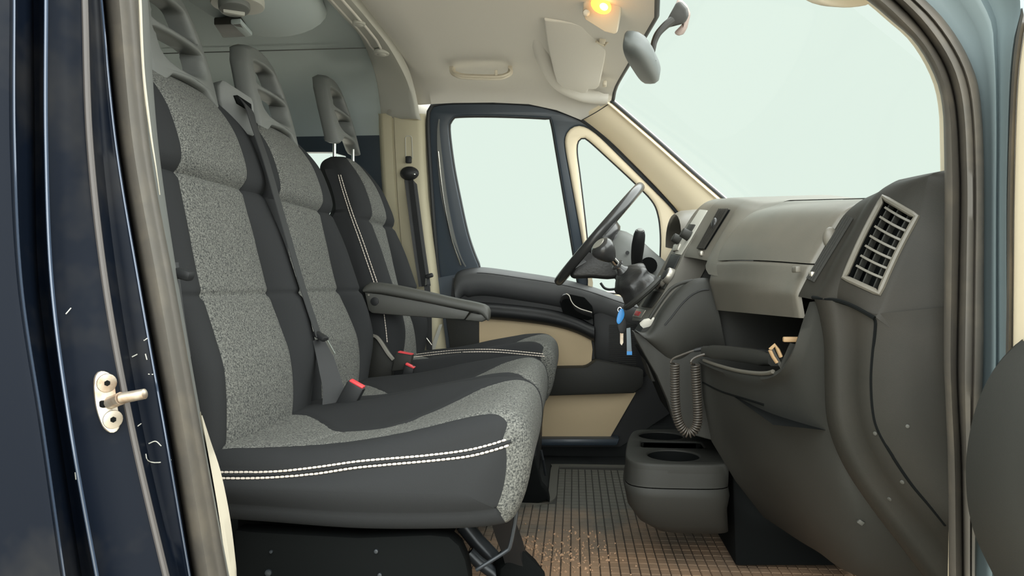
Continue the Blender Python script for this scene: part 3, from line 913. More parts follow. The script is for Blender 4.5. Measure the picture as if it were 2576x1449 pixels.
# ================================================================== SEATS
def cushion(parent, dy, dx, dz, far_h, near_h, wide=0.0, names=('cushion_insert', 'cushion_side')):
    """seat cushion; drawn for the outer bench place (Y 1.165 .. 1.62) and shifted by dx, dy, dz"""
    prof = [(-.66, -.287), (-.60, -.277), (-.52, -.279), (-.45, -.281), (-.38, -.276), (-.31, -.264), (-.24, -.246), (-.18, -.227), (-.135, -.214), (-.105, -.214), (-.083, -.227), (-.071, -.25), (-.068, -.285), (-.074, -.325), (-.085, -.36),
            (-.10, -.385), (-.125, -.396), (-.2, -.404), (-.35, -.408), (-.5, -.402), (-.62, -.395), (-.668, -.38), (-.676, -.34)]
    NP = 190
    C = spl([V(x, 0, z) for x, z in prof], NP, closed=True)
    nr = []
    for i in range(NP):
        t = (C[(i + 1) % NP] - C[i - 1]).normalized()
        nr.append(V(-t.z, 0, t.x))      # outward for this winding (top -> up)
    y0, y1 = 1.165, 1.62 + wide
    r = .034
    st = []                              # (y, inset, cap fraction)
    for k in range(12):
        c = 1 - k / 12
        st.append((y0 - .016 * math.sin(c * PI / 2), r, c))
    for k in range(9):
        a = PI / 2 * k / 8
        st.append((y0 + r * (1 - math.sin(a)) if False else y0 + r * (1 - math.cos(a)), r * (1 - math.sin(a)), 0))
    nm = 54
    for k in range(1, nm):
        st.append((lerp(y0 + r, y1 - r, k / nm), 0, 0))
    for k in range(9):
        a = PI / 2 * (8 - k) / 8
        st.append((y1 - r * (1 - math.cos(a)), r * (1 - math.sin(a)), 0))
    for k in range(1, 9):
        c = k / 8
        st.append((y1, r, c))
    fh = [(-.62, .0), (-.55, .012), (-.47, .024), (-.38, .034), (-.3, .038), (-.2, .026), (-.13, .008), (-.09, 0)]
    nb = [(-.60, 1.19), (-.52, 1.205), (-.44, 1.232), (-.36, 1.245), (-.28, 1.235), (-.2, 1.215), (-.14, 1.196), (-.10, 1.172)]
    fb = [(-.60, 1.50 + wide), (-.55, 1.485 + wide), (-.50, 1.43 + wide), (-.46, 1.375 + wide), (-.42, 1.362 + wide), (-.34, 1.368 + wide), (-.30, 1.42 + wide), (-.26, 1.46 + wide), (-.2, 1.50 + wide), (-.14, 1.525 + wide), (-.1, 1.54 + wide), (-.07, 1.55 + wide)]
    if near_h > .5:
        nb = [(-.60, 1.27), (-.52, 1.30), (-.44, 1.33), (-.36, 1.33), (-.28, 1.29), (-.2, 1.25), (-.14, 1.22), (-.10, 1.18)]
    verts, fv, tops = [], [], []
    rows = []
    for (y, e, c) in st:
        row = []
        for i in range(NP):
            p, n_ = C[i], nr[i]
            q = p + V(-n_.x, 0, -n_.z) * e
            if c > 0:
                med = V(max(-.6, min(-.17, p.x)), 0, -.335)
                q = q.lerp(med, c)
            topw = smooth(.15, .75, n_.z)
            h = 0
            if c == 0:
                bf = math.exp(-((y - (y1 - .055)) / .07) ** 2) * far_h
                bn = math.exp(-((y - (y0 + .045)) / .05) ** 2) * near_h
                h = sinterp(fh, p.x) * (bf + bn) * topw
                # crown of the front roll
                mid = (y - (y0 + y1) / 2) / (y1 - y0)
                h += .010 * (1 - 4 * mid * mid) * smooth(-.3, -.12, p.x) * max(0, n_.z + n_.x)
            q = V(q.x, y, q.z + h)
            # field: insert positive
            gt = -1.0
            if n_.z > .1 and c == 0 and p.x < -.07:
                gt = min(y - sinterp(nb, p.x), sinterp(fb, p.x) - y)
            elif c == 0:
                gt = min(y - (y0 + .004), y1 - .06 - y)
            gf = min(p.x + .102 if n_.x > 0 else -1, y1 - .055 - y) if c < .3 else -1
            if c > 0:
                gf = min(q.x + .102, .3 - c)
                if y > 1.4:
                    gf = -1
                    gt = -1
            fval = max(gt, gf)
            if p.z < -.39 and p.x < -.11:
                fval = -.05
            row.append((q, fval, n_))
        rows.append(row)
    NY = len(rows)
    faces = []
    for i in range(NY - 1):
        for j in range(NP):
            faces.append((i * NP + j, i * NP + (j + 1) % NP, (i + 1) * NP + (j + 1) % NP, (i + 1) * NP + j))
    verts = [q for row in rows for q, _, _ in row]
    fld = [f for row in rows for _, f, _ in row]
    nn = vnormals(verts, faces)
    cen = V(-.36, (y0 + y1) / 2, -.33)
    sg = 1 if sum(1 for v, n_ in zip(verts, nn) if n_.dot(v - cen) > 0) > len(verts) / 2 else -1
    out = []
    for v, n_, f in zip(verts, nn, fld):
        g = -.004 * math.exp(-(f / .006) ** 2)
        # cross seams on the insert
        if f > 0 and v.z > -.30:
            for xs, sk in ((-.455, .35), (-.335, .25)):
                u = v.x - (xs + sk * (v.y - 1.30))
                g -= .0035 * math.exp(-(u / .005) ** 2)
        out.append(v + n_ * sg * g + V(dx, dy, dz))
    ins, side = split_field(out, faces, fld)
    whole = MB(); whole.v, whole.f = out, faces
    # waist segment of the insert is a denser cloth
    fl2 = [min(v.x - dx - (-.455 + .35 * (v.y - dy - 1.30)), (-.335 + .25 * (v.y - dy - 1.30)) - (v.x - dx), 1 if v.z - dz > -.31 else -1) for v in ins.v]
    mid, rest = split_field(ins.v, ins.f, fl2)
    rest.build('cushion_insert', M['fab'], parent, sharp=60)
    mid.build('cushion_waist_insert', M['fab2'], parent, sharp=60)
    side.build('cushion_side', M['dfab'], parent, sharp=60)
    return whole.bvh()

def stitch(parent, bvh, pts, name, step=.0078, rad=.0018, npx=300):
    c = spl([V(x, y, 0) for x, y in pts], npx)
    P3 = []
    for p in c:
        h = hit(bvh, p.x, p.y, .0012)
        if h:
            P3.append(h[0])
    m = MB()
    acc, last = 0, P3[0]
    start = None
    run = [P3[0]]
    L = 0
    for a, b in zip(P3, P3[1:]):
        if (b - a).length > .03:
            run = [b]; L = 0; continue
        L += (b - a).length
        run.append(b)
        if L >= step:
            s, e = run[0], run[-1]
            d = e - s
            m.tube([s, s + d * .12, s + d * .5, s + d * .8, s + d * .92], [rad * .4, rad * .95, rad * 1.1, rad * .95, rad * .4], 6)
            run = [b]; L = 0
    ob = m.build(name, M['thread'], parent)
    ob['kind'] = 'stuff'
    return ob

def backrest(parent, y0, y1, ya, yb, dx, dz, ztop, tabs, zb=-.34, crease=(.196, -.024), thick=.11, narrow=0.0, hn=1.0):
    """ya, yb: tables Z -> insert edges; outer edges y0, y1; tabs: insert X(Z), bolster height(Z)"""
    xins, hbol = tabs
    rows, kinds = [], None
    NZ = 150
    zs = [lerp(zb, ztop, i / NZ) for i in range(NZ + 1)]
    for z in zs:
        u = max(0.0, (z - (ztop - .09)) / .09)
        k = math.sqrt(max(0.0, 1 - u * u * .96))
        ub = max(0.0, ((zb + .05) - z) / .05)
        kb = math.sqrt(max(0, 1 - ub * ub * .7))
        X = sinterp(xins, z)
        X += .010 * smooth(crease[0], crease[0] + .03, z) * (1 - smooth(.30, .40, z))
        for c in crease:
            X -= .007 * math.exp(-((z - c) / .006) ** 2)
        hb = sinterp(hbol, z) * kb
        a, b = sinterp(ya, z), sinterp(yb, z)
        nw = narrow * smooth(.05, .40, z)
        o0, o1 = y0 + nw, y1 - nw
        cy = (o0 + o1) / 2
        o0 = cy + (o0 - cy) * (.25 + .75 * k) ; o1 = cy + (o1 - cy) * (.25 + .75 * k)
        a = max(a, o0 + .03) if True else a
        b = min(b, o1 - .03)
        th = thick * (.12 + .88 * k) * (.5 + .5 * kb)
        X -= (1 - k) * .03 + (1 - kb) * .02
        pts, kd = [], []
        # near bolster (outside -> seam)
        def bez(p0, p1, p2, p3, n):
            return [p0 * (1 - t) ** 3 + p1 * 3 * t * (1 - t) ** 2 + p2 * 3 * t * t * (1 - t) + p3 * t ** 3 for t in (q / n for q in range(n + 1))]
        wn, wf = a - o0, o1 - b
        nb_ = bez(V(X - .045, o0 + .004, z), V(X + hb * .75 * hn, o0 - .004, z), V(X + hb * 1.5 * hn, a - wn * .35, z), V(X - .003, a, z), 20)
        fb_ = bez(V(X - .003, b, z), V(X + hb * 1.5, b + wf * .35, z), V(X + hb * .75, o1 + .004, z), V(X - .045, o1 - .004, z), 20)
        inn = []
        for q in range(1, 40):
            t = q / 40
            s = 2 * t - 1
            inn.append(V(X + .006 * (1 - s ** 4) - .003 * math.exp(-((1 - abs(s)) * (b - a) / 2 / .004) ** 2), lerp(a, b, t), z))
        bk = [V(X - th * .75, o1 + .002, z), V(X - th, lerp(o1, o0, .08), z), V(X - th - .012, lerp(o1, o0, .3), z), V(X - th - .016, cy, z), V(X - th - .012, lerp(o1, o0, .7), z), V(X - th, lerp(o1, o0, .92), z), V(X - th * .75, o0 - .002, z)]
        rows.append([p + V(dx, 0, dz) for p in nb_ + inn + fb_ + bk])
    n = len(rows[0])
    allm = MB(); allm.grid(rows, cv=True)
    allm.f.append(tuple(range(n))); allm.f.append(tuple(NZ * n + j for j in range(n)))
    i0, i1 = 20, 20 + 40
    mi = MB(); mi.grid([r[i0:i1 + 1] for r in rows if True][:max(i for i, z in enumerate(zs) if z <= crease[0]) + 1])
    mu = MB(); mu.grid([r[i0:i1 + 1] for r in rows][max(i for i, z in enumerate(zs) if z <= crease[0]):])
    mb = MB(); mb.grid([r[i1:] + r[:i0 + 1] for r in rows])
    o = len(mb.v)
    mb.add(rows[0], [tuple(range(n))]); mb.add(rows[-1], [tuple(range(n))])
    mi.build('backrest_insert', M['fab'], parent, sharp=60)
    mu.build('backrest_upper_insert', M['fab2'], parent, sharp=60)
    mb.build('backrest_side', M['dfab'], parent, sharp=60)
    return allm.bvh()

XI = [(-.36, -.60), (-.265, -.592), (-.157, -.604), (-.09, -.628), (-.024, -.653), (.05, -.671), (.10, -.681), (.196, -.702), (.25, -.708), (.33, -.736), (.42, -.775)]
HB = [(-.36, .006), (-.25, .016), (-.157, .040), (-.06, .058), (.034, .052), (.127, .036), (.219, .012), (.30, .006), (.42, 0.004)]

# ---- headrest with two window slots
def headrest(parent, cy, xb, zb, s=1.0, wide=1.0, name='headrest'):
    W = .126 * wide
    # front outline (u across, v up), metres
    oo = [(-W, .0), (-W * 1.0, .06), (-W * .97, .12), (-W * .86, .19), (-W * .66, .235), (-W * .35, .252), (0, .256), (W * .35, .252), (W * .66, .235), (W * .86, .19), (W * .97, .12), (W, .06), (W, .0), (W * .86, .0), (W * .62, .018), (W * .5, .03), (0, .034), (-W * .5, .03), (-W * .62, .018), (-W * .86, .0)]
    up = [(-W * .60, .152), (-W * .57, .141), (W * .57, .141), (W * .60, .152), (W * .55, .185), (W * .40, .203), (-W * .40, .203), (-W * .55, .185)]
    lo = [(-W * .66, .108), (-W * .62, .119), (W * .62, .119), (W * .66, .108), (W * .64, .076), (W * .44, .060), (0, .055), (-W * .44, .060), (-W * .64, .076)]
    def rs(l, n):
        return [(p.x, p.y) for p in spl([V(a, b, 0) for a, b in l], n, closed=True)]
    oo = poly([V(a, b, 0) for a, b in oo] + [V(oo[0][0], oo[0][1], 0)], 120)[:-1]
    oo = [(p.x, p.y) for p in oo]
    def fm(u, v, w):
        # leans back, curved top and sides
        lean = .20
        back = .022 * (v / .25) ** 2 + .10 * u * u / W
        x = xb - v * lean - back + w
        return V(x, cy + u, zb + v * .965 * s - w * .12)
    BEVW[0] = .020
    ve, fa = plate(oo, [rs(up, 60), rs(lo, 60)], fm, -.052, .0, bev=.010, steps=5, bk=.016)
    m = MB(); m.add(ve, fa)
    return m.build(name, M['head'], parent, sharp=50)

# ---- double passenger bench
bench = thing('bench_seat', (-.4, 1.62, -.66), 'double passenger bench seat in speckled grey and charcoal cloth beside the near door post', 'seat')
cb_near = cushion(bench, 0, 0, 0, 1.0, .15)
cb_mid = cushion(bench, .457, -.004, 0, 1.0, .8)
bb_near = backrest(bench, 1.165, 1.645, [(-.34, 1.205), (-.26, 1.215), (-.1, 1.24), (.0, 1.25), (.4, 1.262)], [(-.34, 1.49), (-.2, 1.522), (-.02, 1.53), (.1, 1.52), (.19, 1.51), (.24, 1.52), (.4, 1.52)], 0, 0, .405, (XI, HB), hn=.25)
bb_mid = backrest(bench, 1.655, 2.10, [(-.34, 1.69), (-.1, 1.695), (.19, 1.70), (.4, 1.71)], [(-.34, 1.95), (-.2, 2.01), (-.1, 2.012), (-.02, 1.995), (.19, 1.985), (.24, 1.995), (.4, 1.985)], 0, 0, .405, (XI, HB), hn=.15)
headrest(bench, 1.415, -.752, .367)
headrest(bench, 1.875, -.752, .367)
stitch(bench, cb_near, [(552, 1189), (640, 1188), (720, 1184), (800, 1175), (900, 1161), (1000, 1152), (1100, 1143), (1180, 1132), (1240, 1117), (1283, 1103)], 'side_stitching')
stitch(bench, cb_near, [(556, 1204), (640, 1204), (720, 1200), (800, 1191), (900, 1176), (1000, 1167), (1100, 1158), (1180, 1148), (1240, 1133), (1288, 1117)], 'side_stitching')
def on(bvh, pts, lift, n):
    out = []
    for p in spl([V(x, y, 0) for x, y in pts], n):
        h = hit(bvh, p.x, p.y, lift)
        if h:
            out.append(h[0])
    return out
m = MB(); m.tube(on(cb_near, [(556, 1196), (720, 1192), (800, 1183), (900, 1168), (1000, 1159), (1100, 1150), (1180, 1140), (1240, 1125), (1286, 1110)], .0004, 80), .0028, 8)
m.build('side_welt', M['dfab'], bench)
# belt guide housing between the headrests
g = MB()
ghp = [(548, 216), (560, 199), (572, 205), (636, 246), (640, 262), (646, 330), (640, 345), (600, 330), (585, 318), (560, 290), (550, 250)]
g.slab([P(x, y, 1.60 + .05 * (x - 550) / 90) for x, y in ghp], (-.05, .03, 0), r=.006)
g.build('belt_guide', M['head'], bench)
g = MB(); g.slab([P(x, y, 1.596 + .05 * (x - 550) / 90) for x, y in ((590, 240), (597, 239), (632, 262), (634, 280), (628, 278), (598, 260))], (-.01, .004, 0)); g.build('belt_slot', M['void'], bench)
# seat box, legs, levers
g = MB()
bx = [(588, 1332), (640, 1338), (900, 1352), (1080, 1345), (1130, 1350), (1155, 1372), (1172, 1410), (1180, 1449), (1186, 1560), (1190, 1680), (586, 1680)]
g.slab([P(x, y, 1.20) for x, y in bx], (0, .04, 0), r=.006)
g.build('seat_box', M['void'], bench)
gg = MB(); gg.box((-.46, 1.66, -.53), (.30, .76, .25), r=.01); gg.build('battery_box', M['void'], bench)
sb = g.bvh()
for x, y, r in ((683, 1387, .003), (947, 1386, .0038), (676, 1440, .006), (956, 1446, .004)):
    h = hit(sb, x, y)
    g = MB(); g.cyl(h[0] + V(0, .002, 0), h[0] + V(0, -.004, 0), r, n=14, bev=.001)
    g.build('screw', M['darksteel'], bench)
g = MB()
a = [P(1262, 1290, 1.30), P(1272, 1330, 1.33), P(1290, 1380, 1.36), P(1300, 1420, 1.38), P(1312, 1480, 1.38)]
g.ribbon(spl(a, 16), V(1, -.15, 0), .034, .03)
g.build('front_leg', M['black'], bench)
g = MB()
g.slab([P(1258, 1432, 1.36), P(1300, 1392, 1.36), P(1318, 1388, 1.36), P(1345, 1415, 1.36), P(1372, 1440, 1.36), P(1376, 1500, 1.36), P(1390, 1700, 1.36), P(1250, 1700, 1.36)], (-.02, .06, 0), r=.004)
g.build('leg_bracket', M['void'], bench)
g = MB(); g.tube([P(1165, 1318, 1.46), P(1200, 1362, 1.46), P(1245, 1410, 1.46), P(1290, 1465, 1.46)], .017, 14); g.build('cross_tube', M['darksteel'], bench)
g = MB(); g.tube([P(1180, 1390, 1.40), P(1205, 1415, 1.40), P(1240, 1440, 1.40), P(1290, 1490, 1.40)], .012, 12); g.build('lower_tube', M['darksteel'], bench)
g = MB(); g.tube(spl([P(1276, 1284, 1.235), P(1286, 1272, 1.235), P(1298, 1274, 1.235), P(1299, 1290, 1.235), P(1293, 1330, 1.235), P(1283, 1375, 1.235), P(1274, 1386, 1.235), P(1240, 1408, 1.235), P(1198, 1434, 1.235)], 40), .0035, 8); g.build('tilt_lever', M['darksteel'], bench)
g = MB(); g.box((-.24, 1.98, -.53), (.05, .05, .27), r=.01); g.build('rear_support', M['black'], bench)

# ---- driver seat
ds = thing('driver_seat', (-.4, 2.44, -.66), 'driver seat in charcoal cloth with side armrest, farthest of the row', 'seat')
cb_d = cushion(ds, 1.045, .012, .022, .95, .95)
XD = [(z, x + .02) for z, x in XI]
HD = [(-.36, .006), (-.25, .02), (-.157, .046), (-.06, .064), (.034, .056), (.127, .040), (.219, .018), (.30, .010), (.42, .006)]
bb_d = backrest(ds, 2.20, 2.675, [(-.34, 2.30), (-.1, 2.325), (.19, 2.335), (.4, 2.36)], [(-.34, 2.53), (-.2, 2.55), (-.02, 2.545), (.19, 2.53), (.4, 2.50)], .02, 0, .415, (XD, HD), narrow=.055)
headrest(ds, 2.445, -.745, .449)
for x, y0_, y1_ in ((841, 366, 402), (888, 390, 420)):
    g = MB(); g.tube([P(x, y1_ + 14, 2.40 if x < 860 else 2.52), P(x, y0_ - 14, 2.40 if x < 860 else 2.52)], .006, 10); g.build('headrest_post', M['chrome'], ds)
stitch(ds, bb_d, [(851, 440), (862, 480), (884, 548), (906, 610), (930, 680), (944, 720)], 'back_stitching', rad=.0014)
stitch(ds, bb_d, [(857, 440), (869, 480), (891, 548), (914, 610), (938, 680), (952, 720)], 'back_stitching', rad=.0014)
stitch(ds, bb_d, [(966, 790), (971, 830), (974, 862)], 'back_stitching', rad=.0014)
stitch(ds, cb_d, [(1040, 893), (1100, 886), (1160, 881), (1240, 880), (1320, 886), (1370, 891)], 'side_stitching', rad=.0014)
stitch(ds, cb_d, [(1040, 899), (1100, 892), (1160, 887), (1240, 886), (1320, 892), (1372, 897)], 'side_stitching', rad=.0014)
# armrest
g = MB()
rows = []
top = [(912, 726), (922, 713), (945, 710), (1000, 718), (1080, 735), (1150, 751), (1195, 760), (1222, 768), (1231, 780), (1230, 795)]
bot = [(914, 736), (930, 738), (960, 741), (1010, 750), (1080, 764), (1140, 776), (1180, 784), (1205, 790), (1220, 803), (1226, 808)]
T = spl([P(x, y, 2.165) for x, y in top], 30); B = spl([P(x, y, 2.16) for x, y in bot], 30)
rows = []
for t_, b_ in zip(T, B):
    c_ = (t_ + b_) / 2
    h_ = (t_ - b_) / 2
    ring = []
    for k in range(20):
        a_ = 2 * PI * k / 20
        cy_, sy_ = math.cos(a_), math.sin(a_)
        sq = lambda q: math.copysign(abs(q) ** .6, q)
        ring.append(c_ + h_ * sq(sy_) + V(0, .026 + .028 * sq(cy_), 0))
    rows.append(ring)
g.grid(rows, cv=True); g.f.append(tuple(range(20))); g.f.append(tuple(len(g.v) - 20 + k for k in range(20)))
g.build('armrest_pad', M['armrest'], ds, sharp=60)
g = MB()
g.slab([P(x, y, 2.168) for x, y in ((916, 733), (932, 737), (960, 740), (1080, 762), (1182, 784), (1168, 804), (1140, 803), (1010, 794), (935, 788), (926, 780))], (0, .045, 0), r=.004)
g.build('armrest_body', M['armrest'], ds)
g = MB()
g.slab([P(x, y, 2.166) for x, y in ((1184, 786), (1205, 790), (1229, 790), (1226, 803), (1212, 810), (1168, 806))], (0, .047, 0), r=.005)
g.build('armrest_tip', M['armrest'], ds)
g = MB(); q = P(943, 758, 2.168); g.cyl(q, q + V(0, -.004, 0), .0125, n=20, bev=.001); g.build('armrest_pivot_cap', M['black'], ds)
g = MB(); q = P(928, 742, 2.168); g.cyl(q, q + V(0, -.003, 0), .003, n=10); g.build('armrest_screw', M['silver'], ds)
# hinge cover with metal strip
g = MB()
g.slab([P(x, y, 2.17) for x, y in ((930, 850), (945, 846), (962, 862), (980, 892), (990, 908), (985, 950), (925, 955))], (0, .03, 0), r=.006); g.build('hinge_cover', M['dash_dark'], ds)
g = MB(); g.ribbon(spl([P(936, 843, 2.165), P(948, 848, 2.165), P(960, 863, 2.165), P(976, 888, 2.165), P(990, 905, 2.165)], 20), V(0, 1, 0), .02, .006); g.build('hinge_strip', M['silver'], ds)
# pedestal
g = MB()
g.slab([P(x, y, 2.28) for x, y in ((1100, 960), (1372, 960), (1368, 1010), (1358, 1060), (1352, 1120), (1350, 1180), (1345, 1252), (1100, 1252))], (0, .36, 0), r=.01); g.build('pedestal', M['black'], ds)
g = MB()
g.slab([P(x, y, 2.16) for x, y in ((1300, 1150), (1345, 1155), (1362, 1222), (1378, 1240), (1383, 1266), (1375, 1258), (1312, 1284), (1285, 1284))], (0, .05, 0), r=.006); g.build('pedestal_foot', M['void'], ds)
g = MB(); g.tube([P(1361, 1132, 2.3), P(1366, 1155, 2.3), P(1372, 1195, 2.35)], .004, 8); g.build('adjuster_cable', M['darksteel'], ds)
g = MB(); g.tube([P(1340, 1162, 2.2), P(1352, 1175, 2.2), P(1353, 1190, 2.2)], .003, 8); g.build('adjuster_cable', M['darksteel'], ds)
# ================================================================== DASHBOARD
dash = thing('dashboard', (.45, 1.7, -.66), 'dark grey plastic dashboard with vents, glovebox and centre console', 'dashboard')
NC = 40
def dcol(pts, d, n=NC):
    return spl([P(x, y, d) for x, y in pts], n)
# columns of the upper dash, from the far side of the centre stack to the near end
cA = [(1800, 500), (1772, 511), (1745, 537), (1715, 585), (1686, 634), (1664, 675), (1641, 716), (1617, 755), (1595, 790), (1590, 806)]
cB = [(1825, 499), (1805, 507), (1788, 522), (1767, 558), (1745, 596), (1722, 636), (1698, 685), (1672, 731), (1640, 785), (1626, 808)]
m = MB(); A, B = dcol(cA, 2.05), dcol(cB, 1.88)
m.grid([[p + V(.07, .0, 0) for p in A], A] + [[a.lerp(b, t) for a, b in zip(A, B)] for t in (.25, .5, .75)] + [B, [p + V(.07, 0, 0) for p in B]])
m.build('centre_stack', M['dash'], dash, sharp=50)
stack_bvh = m.bvh()
# vent pod
pB = [(1845, 497), (1825, 499), (1805, 507), (1788, 522), (1762, 568), (1740, 606), (1724, 634), (1720, 646)]
pC = [(1895, 501), (1880, 503), (1866, 512), (1852, 526), (1825, 572), (1804, 610), (1786, 642), (1780, 656)]
pD = [(1945, 507), (1930, 511), (1915, 521), (1895, 535), (1852, 572), (1818, 615), (1795, 655), (1783, 690)]
m = MB()
b_, c_, d_ = dcol(pB, 1.88), dcol(pC, 1.73), dcol(pD, 1.63)
cols = [b_] + [[p.lerp(q, t) + V(-.004 * math.sin(PI * t), 0, .002 * math.sin(PI * t)) for p, q in zip(b_, c_)] for t in (.06, .3, .6, .94)] + [c_] + [[p.lerp(q, t) + V(-.006 * math.sin(PI * t), 0, 0) for p, q in zip(c_, d_)] for t in (.1, .35, .65, .92)] + [d_, [p + V(.010, -.09, -.007) for p in d_]]
cols = [[c[0] + V(.5, 0, -.05), c[0] + V(.2, 0, .004)] + c + [c[-1] + V(.02, 0, -.006), c[-1] + V(.12, 0, -.0)] for c in cols]
m.grid(cols); m.build('vent_pod', M['dash'], dash, sharp=60)
pod_bvh = m.bvh()
# glovebox: upper lid and lower strip between D and E
gD = [(1965, 506), (1940, 509), (1921, 522), (1883, 541), (1848, 575), (1814, 623), (1796, 660), (1787, 690), (1783, 708), (1786, 722), (1796, 760), (1801, 780)]
gE = [(2230, 500), (2190, 504), (2150, 516), (2120, 535), (2092, 572), (2055, 635), (2030, 677), (2014, 712), (2004, 735), (2003, 748), (2008, 778), (2012, 800)]
n = 60
D_, E_ = dcol(gD, 1.63, n), dcol(gE, 1.13, n)
def gcol(t, off):
    out = []
    for i, (p, q) in enumerate(zip(D_, E_)):
        bul = math.sin(PI * t) * .012 * smooth(0, 18, i) * (1 - smooth(30, 50, i))
        out.append(p.lerp(q, t) + V(-bul - off, 0, bul * .5))
    return out
ts = [0, .004, .012, .05, .12, .2, .3, .4, .5, .6, .7, .8, .88, .95, .988, .996, 1]
offs = [-.008, -.002, 0] + [0] * 11 + [0, -.002, -.008]
cols = [gcol(t, o) for t, o in zip(ts, offs)]
k = min(range(n), key=lambda i: abs(D_[i].z - P(1796, 663, 1.63).z))
m = MB(); m.grid([[c[0] + V(.5, 0, -.03)] + c[:k] + [c[k - 1] + V(.01, 0, -.001)] for c in cols]); m.build('glovebox_lid', M['dash'], dash, sharp=60)
glove_bvh = m.bvh()
m = MB(); m.grid([[c[k - 1] + V(.01, 0, -.002), c[k - 1] + V(.0012, 0, -.002)] + [p + V(0, 0, 0) for p in c[k:]] + [c[-1] + V(.06, 0, -.006), c[-1] + V(.14, 0, .01)] for c in cols]); m.build('glovebox_lower_strip', M['dash'], dash, sharp=60)
low_bvh = m.bvh()
m = MB()
q0, q1 = P(1998, 676, 1.145), P(2015, 680, 1.12)
m.box((q0 + q1) / 2 + V(-.002, 0, 0), (.008, .022, .009), r=.002); m.build('glovebox_latch', M['dash'], dash)
# inner passenger vent strip
cE = [(2200, 488), (2170, 502), (2145, 520), (2120, 545), (2095, 585), (2060, 645), (2035, 690), (2012, 735), (2008, 746)]
cF = [(2235, 470), (2205, 488), (2180, 512), (2160, 545), (2135, 590), (2100, 650), (2075, 700), (2052, 742), (2048, 754)]
cG = [(2262, 452), (2240, 466), (2218, 488), (2196, 520), (2170, 570), (2140, 630), (2118, 690), (2108, 728), (2106, 752)]
cH = [(2370, 430), (2355, 434), (2335, 445), (2325, 500), (2310, 560), (2275, 640), (2240, 720), (2218, 775), (2205, 800)]
cI = [(2400, 428), (2398, 430), (2395, 440), (2395, 500), (2395, 580), (2395, 660), (2395, 760), (2395, 860), (2395, 940)]
Ec, Fc, Gc, Hc, Ic = dcol(cE, 1.13), dcol(cF, 1.09), dcol(cG, 1.055), dcol(cH, .998), dcol(cI, .976)
m = MB()
cols = [[p + V(.02, 0, 0) for p in Ec], Ec] + [[p.lerp(q, t) for p, q in zip(Ec, Fc)] for t in (.15, .5, .85)] + [Fc] + [[p.lerp(q, t) + V(-.004 * math.sin(PI * t), -.004 * math.sin(PI * t), 0) for p, q in zip(Fc, Gc)] for t in (.2, .5, .8)] + [Gc]
cols = [[c[0] + V(.5, 0, -.02), c[0] + V(.1, 0, .01)] + c + [c[-1] + V(.03, 0, -.002)] for c in cols]
m.grid(cols); m.build('vent_surround', M['dash_mid'], dash, sharp=60)
sur_bvh = m.bvh()
# near end pod, with an opening for the big grille
m = MB()
tt = [0, .06, .14, .25, .4, .55, .7, .82, .92, 1]
cols = [[p.lerp(q, t) + V(0, -.006 * math.sin(PI * t), .0) for p, q in zip(Gc, Hc)] for t in tt] + [[p.lerp(q, t) for p, q in zip(Hc, Ic)] for t in (.1, .3, .6, 1)]
cols = [[c[0] + V(.45, 0, -.02), c[0] + V(.08, 0, .012)] + c for c in cols]
full = MB(); full.grid(cols); end_bvh = full.bvh()
nc = len(cols[0])
gfaces = []
def g_uv(v):     # inside the grille opening?
    return v
gl = [P(2222, 497, 1.045), P(2304, 545, .99), P(2210, 738, .99), P(2128, 698, 1.045)]
def proj(p):
    q = RC.transposed() @ p
    return CX + F * q.x / -q.z, CY - F * q.y / -q.z
GP = [(2222, 496), (2306, 545), (2212, 738), (2124, 698)]
def gfield(p):
    x, y = proj(p)
    best = 1e9
    for (x0, y0), (x1, y1) in zip(GP, GP[1:] + GP[:1]):
        nx, ny = -(y1 - y0), (x1 - x0)
        L = math.hypot(nx, ny)
        best = min(best, ((x - x0) * nx + (y - y0) * ny) / L)
    return best
# refine the pod so that the cut is clean
bm = bmesh.new()
vs_ = [bm.verts.new(p) for p in full.v]
for f in full.f:
    bm.faces.new([vs_[i] for i in f])
bmesh.ops.subdivide_edges(bm, edges=bm.edges[:], cuts=1, use_grid_fill=True)
bm.verts.index_update()
fv = [v.co.copy() for v in bm.verts]; ff = [tuple(v.index for v in f.verts) for f in bm.faces]; bm.free()
hole, body = split_field(fv, ff, [gfield(p) for p in fv])
body.build('end_pod', M['dash_mid'], dash, sharp=60)
# the grille: frame, recessed well, bars
gr_ = thing  # (plain alias not used further)
def gpt(u, v, w=0.0):     # u across 0..1, v down 0..1, w inwards
    a = Vector((lerp(GP[0][0], GP[1][0], u), lerp(GP[0][1], GP[1][1], u)))
    b = Vector((lerp(GP[3][0], GP[2][0], u), lerp(GP[3][1], GP[2][1], u)))
    c = a.lerp(b, v)
    bow = 14 * math.sin(PI * v)
    h = hit(end_bvh, c.x - bow * .2, c.y - bow * .2)
    return h[0] + V(.85, .45, -.1).normalized() * w
vent = MB()
frm = [gpt(u, v) for u, v in ([(k / 8, 0) for k in range(8)] + [(1, k / 14) for k in range(14)] + [(1 - k / 8, 1) for k in range(8)] + [(0, 1 - k / 14) for k in range(14)])]
vent.tube(frm, .0042, 8, closed=True)
ventob = vent.build('end_vent_frame', M['dash'], dash)
w_ = MB()
inn = [gpt(u, v, .035) for u, v in ([(k / 8, 0) for k in range(8)] + [(1, k / 14) for k in range(14)] + [(1 - k / 8, 1) for k in range(8)] + [(0, 1 - k / 14) for k in range(14)])]
w_.grid([frm, inn], cv=True)
w_.f.append(tuple(len(w_.v) - len(inn) + i for i in range(len(inn))))
w_.build('end_vent_well', M['void'], ventob, sharp=40)
